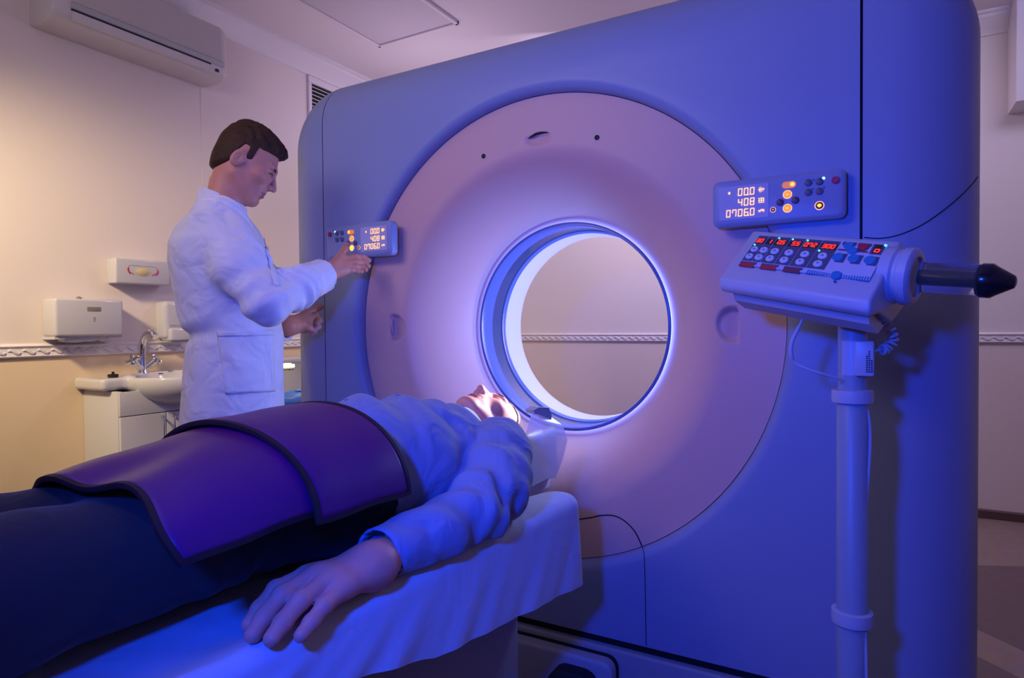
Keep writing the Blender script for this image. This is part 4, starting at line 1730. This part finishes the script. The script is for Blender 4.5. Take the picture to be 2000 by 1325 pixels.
def apron_panel(ys, off, th0, th1, secs, dip):
    G = []
    T = [s[0] for s in secs]
    for i, y in enumerate(ys):
        row = []
        f_ = lambda k: float(np.interp(y, T, [s[k] for s in secs]))
        for j in range(41):
            th = R(th0 + (th1 - th0) * j / 40)
            a, b, zc = f_(1) + off, f_(3) + off, f_(2)
            x = -.03 + a * math.sin(th)
            z = zc + b * max(0, math.cos(th)) ** .92
            z -= dip * f_(4) * math.exp(-((x + .03) / .05) ** 2)
            # near flank hangs a little straighter
            G_y = y + .012 * math.sin(j * .31) * f_(4)
            row.append(Vector((x, G_y, z + .0015 * math.sin(40 * y + j * .3))))
        G.append(row)
    return G


def panel_obj(G, name, parent, thick=.006):
    nr, nc = len(G), len(G[0])
    V, F = [], []
    nrm = []
    for i in range(nr):
        for j in range(nc):
            du = G[min(i + 1, nr - 1)][j] - G[max(i - 1, 0)][j]
            dv = G[i][min(j + 1, nc - 1)] - G[i][max(j - 1, 0)]
            n = du.cross(dv).normalized()
            if n.z < 0 and abs(n.z) > .05 or (abs(n.z) <= .05 and n.x * (G[i][j].x + .03) < 0): n = -n
            nrm.append(n)
    for lay in (thick, 0):
        for i in range(nr):
            for j in range(nc): V.append(G[i][j] + nrm[i * nc + j] * lay)
    N = nr * nc
    for i in range(nr - 1):
        for j in range(nc - 1):
            a, b, c, d_ = i * nc + j, i * nc + j + 1, (i + 1) * nc + j + 1, (i + 1) * nc + j
            F += [(a, b, c, d_), (a + N, d_ + N, c + N, b + N)]
    loop = [j for j in range(nc)] + [i * nc + nc - 1 for i in range(1, nr)] + [(nr - 1) * nc + j for j in range(nc - 2, -1, -1)] + [i * nc for i in range(nr - 2, 0, -1)]
    for a, b in zip(loop, loop[1:] + loop[:1]): F.append((a, b, b + N, a + N))
    p = raw(name, V, F, apron_m, parent, recalc=True)
    bm = bmesh.new()
    pts = [(Vector(V[i]) + Vector(V[i + N])) / 2 for i in loop]
    # broad flat binding along the rim
    up_ = [nrm[i] for i in loop]
    rings = []
    n = len(pts)
    for k in range(n):
        t = (pts[(k + 1) % n] - pts[k - 1]).normalized()
        u = up_[k]
        s = t.cross(u).normalized()
        rings.append([bm.verts.new(pts[k] + s * a + u * b) for a, b in ((-.0045, .0042), (.003, .0042), (.0042, 0), (.003, -.0042), (-.0045, -.0042), (-.0055, 0))])
    for k in range(n):
        A_, B_ = rings[k], rings[(k + 1) % n]
        for q in range(6): bm.faces.new((A_[q], A_[(q + 1) % 6], B_[(q + 1) % 6], B_[q]))
    tag(obj('binding', bm, piping_m, p), 'black cloth binding')
    return p


secs = [(-1.62, .196, .842, .084, 1.0), (-1.52, .198, .846, .096, .9), (-1.40, .199, .850, .113, .3), (-1.30, .198, .848, .128, 0), (-1.18, .196, .845, .134, 0), (-1.08, .194, .842, .142, 0)]
G2 = apron_panel([-1.53 + .235 * i / 18 for i in range(19)], .004, -84, 83, secs, .022)
tag(panel_obj(G2, 'lower_panel', apr), 'lower violet panel')
G1 = apron_panel([-1.325 + .215 * i / 18 for i in range(19)], .016, -86, 87, secs, 0)
tag(panel_obj(G1, 'upper_panel', apr), 'upper violet panel overlapping the lower')

# ------------------------------------------------------------------ the man in the white coat
YAW = R(50)
o0 = atd(450, 700, 2.02)
DM = Matrix.Translation((o0.x, o0.y, 0)) @ Matrix.Rotation(YAW, 4, 'Z')
DI = DM.inverted()
doc = thing('person', 'person standing in a white coat, pressing a key on the scanner', 'person', M=DM)
lw = lambda v: DI @ Vector(v)
EH = atd(474, 320, 2.0)
DH = Matrix.Translation(EH) @ Matrix.Rotation(YAW - R(2), 4, 'Z') @ Matrix.Rotation(R(28), 4, 'Y') @ Matrix.Scale(.955, 4)
HV, HF, HL = head_mesh(DH, False, (.016, 0, -.172))
# joints in the man's own frame
Sr, Er, Wr = lw(atd(428, 440, 1.90)), lw(atd(522, 590, 1.82)), lw(atd(628, 540, 2.03))
Sl, El, Wl = Vector((-.03, .185, 1.455)), lw(atd(500, 640, 2.20)), lw(atd(560, 638, 2.17))
secs_c = [(.48, .005, .175, 0, .205), (.80, .005, .160, 0, .188), (1.02, .013, .147, 0, .180), (1.13, .022, .140, 0, .172), (1.19, .0, .147, 0, .175), (1.28, -.014, .147, 0, .183), (1.345, -.023, .148, 0, .19), (1.41, -.026, .141, 0, .19), (1.455, -.026, .120, 0, .160), (1.49, -.026, .094, 0, .110), (1.515, -.025, .074, 0, .076), (1.525, -.024, .064, 0, .064)]


def coat_f(P):
    x, y, z = P
    Pz = P
    d = loft(P, 2, secs_c)
    d = d + .008 * wav(P, 9, 1, an=(1, 1, .6)) + .005 * wav(P, 22, 8, an=(1, 1, .5)) + .006 * np.sin(26 * (x * .8 + y) + 5 * z) * np.clip((1.1 - z) * 2, 0, 1)
    d = d + .010 * np.exp(-((z - 1.125 - .25 * (x + .1)) / .018) ** 2) * np.clip(-x * 8, 0, 1) - .006 * np.exp(-((z - 1.165 - .25 * (x + .1)) / .02) ** 2) * np.clip(-x * 8, 0, 1)
    fold = lambda t, a, f_: a * np.sin(f_ * t)
    ra = chain(P, [tuple(Sr), tuple(Sr.lerp(Er, .5) + Vector((-.01, -.01, -.005))), tuple(Er), tuple(Er.lerp(Wr, .5)), tuple(Wr)], [.084, .076, .060, .056, .055], .03)
    ue = np.sqrt((x - Er.x) ** 2 + (y - Er.y) ** 2 + (z - Er.z) ** 2)
    fd = (Wr - Er).normalized()
    tf = (x - Er.x) * fd.x + (y - Er.y) * fd.y + (z - Er.z) * fd.z
    ra = ra + .0070 * np.sin(100 * (tf + .45 * (z - Er.z)) + 3.0 * np.sin(34 * y + 20 * z)) * np.exp(-((tf - .11) / .085) ** 2) + .005 * np.sin(85 * (z - x * .5)) * np.exp(-(ue / .12) ** 2) + .006 * wav(P, 20, 5)
    cr = (x - Wr.x) * fd.x + (y - Wr.y) * fd.y + (z - Wr.z) * fd.z
    ra = np.maximum(ra, cr - .012)
    la = chain(P, [tuple(Sl), tuple(El), tuple(Wl)], [.080, .062, .050], .03)
    fl = (Wl - El).normalized()
    cl = (x - Wl.x) * fl.x + (y - Wl.y) * fl.y + (z - Wl.z) * fl.z
    la = np.maximum(la + .004 * wav(P, 20, 5), cl - .004)
    d = smin(d, ra, .030)
    d = smin(d, la, .030)
    d = smax(d, -rcone(P, tuple(Wr - fd * .05), tuple(Wr + fd * .06), .040, .050), .004)
    d = smax(d, -rcone(P, tuple(Wl - fl * .04), tuple(Wl + fl * .06), .036, .044), .004)
    # front opening slit below the placket and open skirt hem
    d = smax(d, -sbox(P, (.17, .012, .62), (.12, .006 + 0 * x, .30), .004), .006)
    d = smax(d, -loft(P, 2, [(.40, 0, .150, 0, .18), (.60, 0, .130, 0, .16), (.75, 0, .06, 0, .08), (.80, 0, .01, 0, .01)]), .01)
    # neck hole
    d = smax(d, -rcone(P, (-.022, 0, 1.50), (.005, 0, 1.64), .057, .064), .004)
    return d


V, F = nets(coat_f, (-.24, -.36, .46), (.46, .32, 1.60), .0068)
coat = raw('coat', xf(DM, V), F, coat_white, doc)
CB = bvh_of(coat)
# stand collar
def collar_f(P):
    x, y, z = P
    c = rcone(P, (-.026, 0, 1.49), (.004, 0, 1.63), .0700, .0745)
    d = np.abs(c) - .0035
    top = z - (1.588 - .42 * (x + .09)) 
    d = np.maximum(d, top)
    d = np.maximum(d, 1.485 - z)
    slit = np.abs(y) - (.010 + .25 * np.clip(z - 1.52, 0, 1))
    d = np.where(x > .02, np.maximum(d, -slit), d)
    return d
V, F = nets(collar_f, (-.13, -.11, 1.47), (.11, .11, 1.63), .0032)
raw('collar', xf(DM, V), F, coat_white, doc)
V, F = nets(lambda P: np.maximum(np.maximum(np.abs(rcone(P, (-.022, 0, 1.50), (.012, 0, 1.60), .058, .058)) - .003, P[2] - (1.576 - .46 * (P[0] + .08))), 1.49 - P[2]), (-.11, -.08, 1.47), (.09, .08, 1.63), .0035)
raw('shirt_collar', xf(DM, V), F, shirt_dark, doc)


def prow(quad, nr, nc):
    """Rays from the camera side onto the coat for a quad of photo corners (tl, tr, br, bl)."""
    rows = []
    for i in range(nr + 1):
        a = i / nr
        L = (quad[0][0] * (1 - a) + quad[3][0] * a, quad[0][1] * (1 - a) + quad[3][1] * a)
        Rr = (quad[1][0] * (1 - a) + quad[2][0] * a, quad[1][1] * (1 - a) + quad[2][1] * a)
        rows.append([(CAM, ray(L[0] + (Rr[0] - L[0]) * j / nc, L[1] + (Rr[1] - L[1]) * j / nc)) for j in range(nc + 1)])
    return rows


pk = patch(CB, prow([(424, 648), (530, 646), (536, 765), (440, 770)], 22, 20), .0045, 'pocket', coat_white, doc)
patch(CB, prow([(424, 647), (531, 645), (531, 656), (426, 658)], 3, 20), .0065, 'pocket_hem', coat_white, pk)
patch(CB, prow([(503, 418), (512, 416), (545, 560), (536, 560)], 24, 3), .004, 'placket', coat_white, doc)

# trousers and shoes below the coat
for s in (-1, 1):
    def leg_f(P): return chain(P, [(0, s * .09, .86), (.005, s * .095, .50), (-.01, s * .10, .10)], [.085, .072, .058], .03) + .003 * wav(P, 20, 4)
    V, F = nets(leg_f, (-.13, s * .095 - .13, .045), (.13, s * .095 + .13, .95), .012)
    raw('trouser_leg', xf(DM, V), F, trouser_m, doc)
    V, F = nets(lambda P: np.maximum(smin(ell(P, (.075, s * .10, .035), (.115, .045, .040)), ell(P, (-.02, s * .10, .055), (.062, .042, .058)), .03), .001 - P[2]), (-.12, s * .10 - .07, -.01), (.22, s * .10 + .07, .13), .008)
    raw('shoe', xf(DM, V), F, black_gloss, doc)

# hands: right hand with the thumb on a key, fingers under the panel; left hand on the scanner's edge
def pd(*a): return [atd(*q) for q in a]
kR = pd((672, 509, 2.125), (677, 517, 2.115), (675, 525, 2.105), (668, 531, 2.09))
fR = [pd((694, 503, 2.155), (709, 504, 2.175), (720, 509, 2.18)), pd((698, 512, 2.15), (711, 514, 2.17), (719, 520, 2.17)),
      pd((694, 521, 2.13), (707, 523, 2.15), (714, 527, 2.15)), pd((686, 528, 2.11), (698, 530, 2.125), (706, 531, 2.13))]
tR = pd((650, 520, 2.05), (664, 502, 2.11), (673, 488, 2.17), (678, 478, 2.215))
hR = hand_mesh(atd(634, 534, 2.03), kR, fR, tR, back=atd(600, 545, 2.0), rw=.029, rk=.0135, rf=(.0105, .0098, .0090, .0078))
kL = pd((597, 615, 2.255), (602, 624, 2.25), (602, 634, 2.245), (597, 642, 2.235))
fL = [pd((612, 606, 2.285), (622, 602, 2.305), (628, 600, 2.318)), pd((617, 617, 2.27), (624, 626, 2.265), (619, 633, 2.25)),
      pd((616, 630, 2.265), (622, 639, 2.26), (615, 644, 2.245)), pd((610, 642, 2.25), (615, 648, 2.245), (608, 652, 2.235))]
tL = pd((576, 630, 2.20), (590, 634, 2.205), (602, 640, 2.215), (611, 646, 2.225))
hL = hand_mesh(atd(562, 637, 2.175), kL, fL, tL, back=atd(540, 641, 2.17), rw=.028, rk=.0135, rf=(.0105, .0098, .0090, .0078))
core = nets(lambda P: np.minimum(loft(P, 2, [(.80, 0, .10, 0, .13), (1.15, 0, .105, 0, .14), (1.42, -.02, .11, 0, .16), (1.50, -.02, .06, 0, .08), (1.53, -.02, .05, 0, .055)]),
            rcone(P, (-.024, 0, 1.46), (.0, 0, 1.60), .054, .053)), (-.16, -.2, .78), (.16, .2, 1.66), .010)
V, F = join((HV, HF), hR, hL, (xf(DM, core[0]), core[1]))
body = raw('body', V, F, [skin_m, lip_m], doc)
inv = DH.inverted()
Wd = W(doc)
def lipt(c):
    q = inv @ (Wd @ c)
    return q.x > .092 and abs(q.y) < .026 - abs(q.z + .059) * .9 and -.0715 < q.z < -.0505
paint(body.data, lipt, 1)
hairV, hairF = nets(lambda P: hair_f(P, 'quiff'), (-.13, -.105, -.075), (.135, .105, .165), .0028)
raw('hair', xf(DH, hairV), hairF, hair_brown, doc)
for s in (-1, 1):
    bm = bmesh.new()
    pts = [DH @ Vector(q) for q in ((.0995, s * .010, .0245), (.0985, s * .020, .0275), (.0925, s * .034, .0290), (.0830, s * .045, .0250))]
    tube(bm, spline(pts, 4), [.002] + [.0042] * 8 + [.003, .0025, .002, .0015], 6)
    obj('eyebrow', bm, hair_brown, doc)
    bm = bmesh.new()
    pts = [DH @ Vector(q) for q in ((.0975, s * .020, .0075), (.0985, s * .028, .0095), (.0965, s * .038, .0095), (.0900, s * .046, .0070))]
    tube(bm, spline(pts, 4), [.0008] + [.0016] * 11 + [.0008], 6)
    obj('eyelash', bm, hair_brown, doc)
    bm = bmesh.new()
    bmesh.ops.create_uvsphere(bm, u_segments=20, v_segments=12, radius=.0118)
    for v in bm.verts: v.co = DH @ (v.co + Vector((.0815, s * .0315, .0095)))
    e = obj('eyeball', bm, [eye_m, mat('iris', (.05, .03, .02), .2)], doc)
    cI = DH @ Vector((.0933, s * .0315, .0075))
    paint(e.data, lambda c: ((Wd @ c) - cI).length < .0058, 1)

# ------------------------------------------------------------------ contrast injector on its pole
BLc, BRc = Vector((.616, -.615, 1.248)), Vector((.894, -.762, 1.188))
TLc = Vector((.664, -.495, 1.354))
ex = (BRc - BLc); LX = ex.length; ex.normalize()
eyv = (TLc - BLc); HY = eyv.length; eyv.normalize()
en = ex.cross(eyv).normalized()
# local x along the console, z up its face, y into the body
KM = Matrix.Translation(BLc) @ Matrix((ex, -en, eyv)).transposed().to_4x4()
PX, PY = .863, -.575
inj = thing('contrast_injector', 'white contrast injector console with red readouts and a syringe on a pole', 'injector', (PX, PY, 0))
bm = bmesh.new()
poly = [(.004, -.002), (.018, -.014), (.034, -.010), (.052, .022), (.105, .060), (.125, HY - .02), (.105, HY + .006), (.012, HY + .008), (.0, HY)]
prism(bm, poly, KM, 0, LX)
bmesh.ops.recalc_face_normals(bm, faces=bm.faces)
bmesh.ops.bevel(bm, geom=list(bm.edges), offset=.006, segments=3, profile=.5, affect='EDGES')
console = obj('console', bm, white_plastic, inj)
bm = bmesh.new()
prism(bm, [(.034, .004), (.055, .022), (.105, .05), (.100, .022), (.060, -.001)], KM, .02, LX - .012)
obj('console_base', bm, white_plastic, inj)


def U(x): return x * LX
def Vv(y): return y * HY


def ov(u0, u1, v0, v1, m, name, n0=.0, n1=-.0008, parent=None):
    bm = bmesh.new()
    box(bm, (U(u0), n1, Vv(v0)), (U(u1), n0 + .0005, Vv(v1)), M=KM)
    return obj(name, bm, m, parent or inj, smooth=0)


face = ov(.075, .945, .27, .93, mat('console face blue grey', (.50, .52, .72), .4), 'face_sheet', 0, -.0006)
cols = [(.085, .16, '30', .6), (.165, .225, '1', 0), (.23, .325, '0.5', 1), (.33, .43, '55', 1), (.435, .545, '0.72', 1), (.55, .665, '300', 2)]
for i, (a, b, txt, led) in enumerate(cols):
    c_ = ov(a, b, .36, .90, overlay_m, 'key_column', -.0006, -.0013)
    n = len(txt.replace('.', ''))
    d_ = ov(a + .004, b - .004, .73, .84, black_gloss, 'readout', -.0013, -.0018, c_)
    bm = bmesh.new()
    cw = .0075
    seg7(bm, txt, U(b) - .004 - n * cw * 1.25, Vv(.745), cw, Vv(.08), KM, -.0019, th=.24, gap=1.25, slant=.1)
    obj('digits', bm, red_dig, d_)
    m_ = (a + b) / 2
    for v, s in ((.60, 1), (.45, -1)):
        bm = bmesh.new(); disc(bm, U(m_), Vv(v), .0098 if i > 0 else .0092, -.001, .0035, KM)
        k_ = obj('key', bm, key_pale, c_)
        bm = bmesh.new()
        prism(bm, [(0, 0), (0, 0.001), (0, 0.002)], KM, 0, 0) if False else None
        z0 = Vv(v)
        vs = [bm.verts.new(KM @ Vector(q)) for q in ((U(m_) - .004, -.0037, z0 - s * .0025), (U(m_) + .004, -.0037, z0 - s * .0025), (U(m_), -.0037, z0 + s * .0035))]
        bm.faces.new(vs)
        obj('arrow', bm, key_blue, k_, smooth=0)
    if led:
        bm = bmesh.new()
        disc(bm, U(a + .016), Vv(.868 if led == 1 else .69), .0022, -.001, .003, KM)
        obj('indicator', bm, green_led, c_)
for a, b in ((.68, .765), (.775, .855)):
    ov(a, b, .845, .905, overlay_m, 'key_label', -.0006, -.0013)
ov(.675, .855, .735, .765, overlay_m, 'key_label', -.0006, -.0012)
for u, v, m_, r_ in ((.725, .835, key_blue, .0105), (.815, .825, key_red, .0105), (.765, .745, key_blue, .0105)):
    bm = bmesh.new(); disc(bm, U(u), Vv(v), r_, -.001, .004, KM); obj('key', bm, m_, inj)
for u in (.695, .79, .885):
    ov(u, u + .055, .52, .68, overlay_m, 'key_label', -.0006, -.0012)
    bm = bmesh.new(); disc(bm, U(u + .008), Vv(.61), .0115, -.001, .004, KM); obj('key', bm, key_blue, inj)
sw = ov(.865, .935, .72, .905, overlay_m, 'readout_frame', -.0006, -.0013)
d_ = ov(.878, .922, .735, .89, black_gloss, 'readout', -.0013, -.0018, sw)
bm = bmesh.new(); seg7(bm, '0', U(.886), Vv(.75), .0095, .010, KM, -.0019, th=.2, slant=.1); obj('digits', bm, red_dig, d_)
bm = bmesh.new(); disc(bm, U(.932), Vv(.89), .0026, -.001, .003, KM); obj('indicator', bm, green_led, inj)
for a, m_ in ((.085, red_label), (.245, red_label), (.41, faint_label)):
    ov(a, a + .125, .305, .345, overlay_m, 'label_edge', 0, -.0012)
    ov(a + .004, a + .115, .245, .315, m_, 'red_label', 0, -.0016)
# blue graduated scale with a centre key
for k in range(25):
    u = .575 + .36 * k / 24
    if .725 < u < .785: continue
    h_ = .020 + .055 * abs(k - 12) / 12
    bm = bmesh.new()
    box(bm, (U(u) - .0013, -.0012, Vv(.29 - h_ / 2)), (U(u) + .0013, .0005, Vv(.29 + h_ / 2)), M=KM)
    obj('scale_mark', bm, key_blue, inj, smooth=0)
bm = bmesh.new(); disc(bm, U(.755), Vv(.29), .0105, -.001, .004, KM); obj('key', bm, key_blue, inj)
bm = bmesh.new(); disc(bm, U(.765), Vv(.19), .0025, -.001, .001, KM); obj('key', bm, overlay_m, inj)

# syringe head, barrel, plunger rod
c0 = KM @ Vector((LX - .008, .036, HY * .66))
sd = (ex + Vector((0.0, .16, .075))).normalized()
SM = axisM(c0, sd)
bm = bmesh.new()
lathe(bm, [(.030, -.01), (.052, -.006), (.051, .012), (.047, .016), (.047, .021), (.051, .024), (.051, .038), (.046, .043), (.036, .044), (.033, .038)], SM, 48)
obj('collar', bm, white_plastic, inj)
bm = bmesh.new()
lathe(bm, [(.0262, .045), (.0262, .145)], SM, 40, cap=False)
lathe(bm, [(.0250, .145), (.0250, .045)], SM, 40, cap=False)
br = obj('syringe_barrel', bm, clear_m, inj)
tag(br, 'clear syringe barrel')
bm = bmesh.new()
lathe(bm, [(.0115, .046), (.0115, .130), (.022, .134)], SM, 32)
obj('plunger_rod', bm, black_gloss, inj)
bm = bmesh.new()
lathe(bm, [(.022, .132), (.0285, .138), (.0285, .152), (.024, .158), (.010, .182), (.005, .184)], SM, 32)
tag(obj('syringe_tip', bm, black_gloss, inj), 'black cone shaped syringe tip')

# pole, clamps, foot
bm = bmesh.new()
lathe(bm, [(.0262, 1.0), (.0262, 1.215), (.02, 1.22)], Matrix.Translation((PX, PY, 0)), 40)
obj('upper_pole', bm, pole_white, inj)
bm = bmesh.new()
lathe(bm, [(.0285, .06), (.0285, 1.0), (.0262, 1.003)], Matrix.Translation((PX, PY, 0)), 40)
obj('pole', bm, pole_white, inj)
for z in (1.003, .565):
    bm = bmesh.new()
    lathe(bm, [(.030, -.014), (.037, -.012), (.038, .0), (.037, .012), (.030, .014)], Matrix.Translation((PX, PY, z)), 40)
    obj('clamp_ring', bm, white_plastic, inj)
bm = bmesh.new()
for k in range(5):
    a = R(72 * k + 20)
    tube(bm, [Vector((PX, PY, .075)), Vector((PX + .12 * math.cos(a), PY + .12 * math.sin(a), .075)), Vector((PX + .22 * math.cos(a), PY + .22 * math.sin(a), .055))], [.025, .022, .016], 10)
lathe(bm, [(.05, .05), (.05, .10), (.03, .12)], Matrix.Translation((PX, PY, 0)), 30)
obj('foot_spider', bm, plinth_grey, inj)
for k in range(5):
    a = R(72 * k + 20)
    bm = bmesh.new()
    lathe(bm, [(.015, -.012), (.025, -.010), (.025, .010), (.015, .012)], axisM((PX + .22 * math.cos(a), PY + .22 * math.sin(a), .025), (-math.sin(a), math.cos(a), 0)), 20)
    obj('caster', bm, black_gap, inj)
# joint box with rating label
bm = bmesh.new()
vd = (CAM - Vector((PX, PY, 1.145))); vd.z = 0; vd.normalize()
sdv = Vector((0, 0, 1)).cross(vd)        # screen right
JB = Matrix.Translation(Vector((PX, PY, 0)) + vd * .012) @ Matrix((sdv, -vd, Vector((0, 0, 1)))).transposed().to_4x4()
box(bm, (.004, -.030, 1.045), (.036, .018, 1.112), .003, M=JB)
jb = obj('joint_box', bm, white_plastic, inj)
bm = bmesh.new()
for r_, h_ in ((.0225, .034), (.0265, .044), (.0305, .026)):
    for k in range(int(h_ / .0042)):
        box(bm, (r_, -.0307, 1.053 + k * .0042), (r_ + .0028, -.0298, 1.0555 + k * .0042), M=JB)
obj('rating_print', bm, label_print, jb, smooth=0)
bm = bmesh.new()
N_ = 14
for k in range(N_):
    a0, a1 = -2.75 + 1.75 * k / N_, -2.75 + 1.75 * (k + 1) / N_
    q = [Matrix.Translation((PX, PY, 0)) @ Vector((0, 0, 0))]
    pv = [Vector((PX, PY, 0)) + (sdv * math.sin(a + .4 + math.pi / 2 - .0) + vd * abs(math.cos(a + .4 + math.pi / 2))) * .0267 + Vector((0, 0, z)) for a, z in ((a0 + .0, 1.045), (a1, 1.045), (a1, 1.112), (a0, 1.112))]
    bm.faces.new([bm.verts.new(p) for p in pv])
bmesh.ops.remove_doubles(bm, verts=bm.verts, dist=1e-5)
obj('sticker', bm, mat('pale sticker', (.42, .45, .60), .35), inj)
# cables
bm = bmesh.new()
p0 = atd(1690, 608, 1.24); 
core = spline([atd(1716, 612, 1.23), atd(1728, 630, 1.23), atd(1741, 650, 1.22), atd(1743, 668, 1.22), atd(1730, 682, 1.22), atd(1722, 684, 1.22)], 30)
pts = []
turns = 11
for i, p in enumerate(core):
    t_ = (core[min(i + 1, len(core) - 1)] - core[max(i - 1, 0)]).normalized()
    a_, b_ = frame_of(t_, (0.3, .9, .1))
    an = 2 * math.pi * turns * i / (len(core) - 1)
    pts.append(p + (a_ * math.cos(an) + b_ * math.sin(an)) * .0085)
pts += spline([pts[-1], atd(1716, 684, 1.215), atd(1706, 688, 1.215), atd(1694, 689, 1.225)], 4)
pts = [atd(1708, 600, 1.235)] + pts
tube(bm, pts, .0024, 8)
obj('coiled_cable', bm, white_plastic, inj)
bm = bmesh.new()
tube(bm, spline([atd(1582, 588, 1.27), atd(1575, 606, 1.27), atd(1560, 640, 1.27), atd(1547, 668, 1.27), atd(1545, 690, 1.27), atd(1552, 708, 1.27), atd(1575, 720, 1.26), atd(1605, 730, 1.25), atd(1640, 740, 1.245)], 6),
     [.0024] * 12 + [.0042] * 16 + [.003] * 21, 8)
obj('power_cable', bm, white_plastic, inj)
bm = bmesh.new()
tube(bm, spline([atd(1694, 800, 1.24), atd(1699, 840, 1.24), atd(1698, 900, 1.24), atd(1692, 980, 1.245), atd(1688, 1060, 1.25), atd(1686, 1150, 1.25), atd(1690, 1235, 1.245), atd(1692, 1322, 1.245), Vector((PX + .03, PY, .2)), Vector((PX + .03, PY, .11))], 6), .0032, 8)
obj('flex', bm, white_plastic, inj)
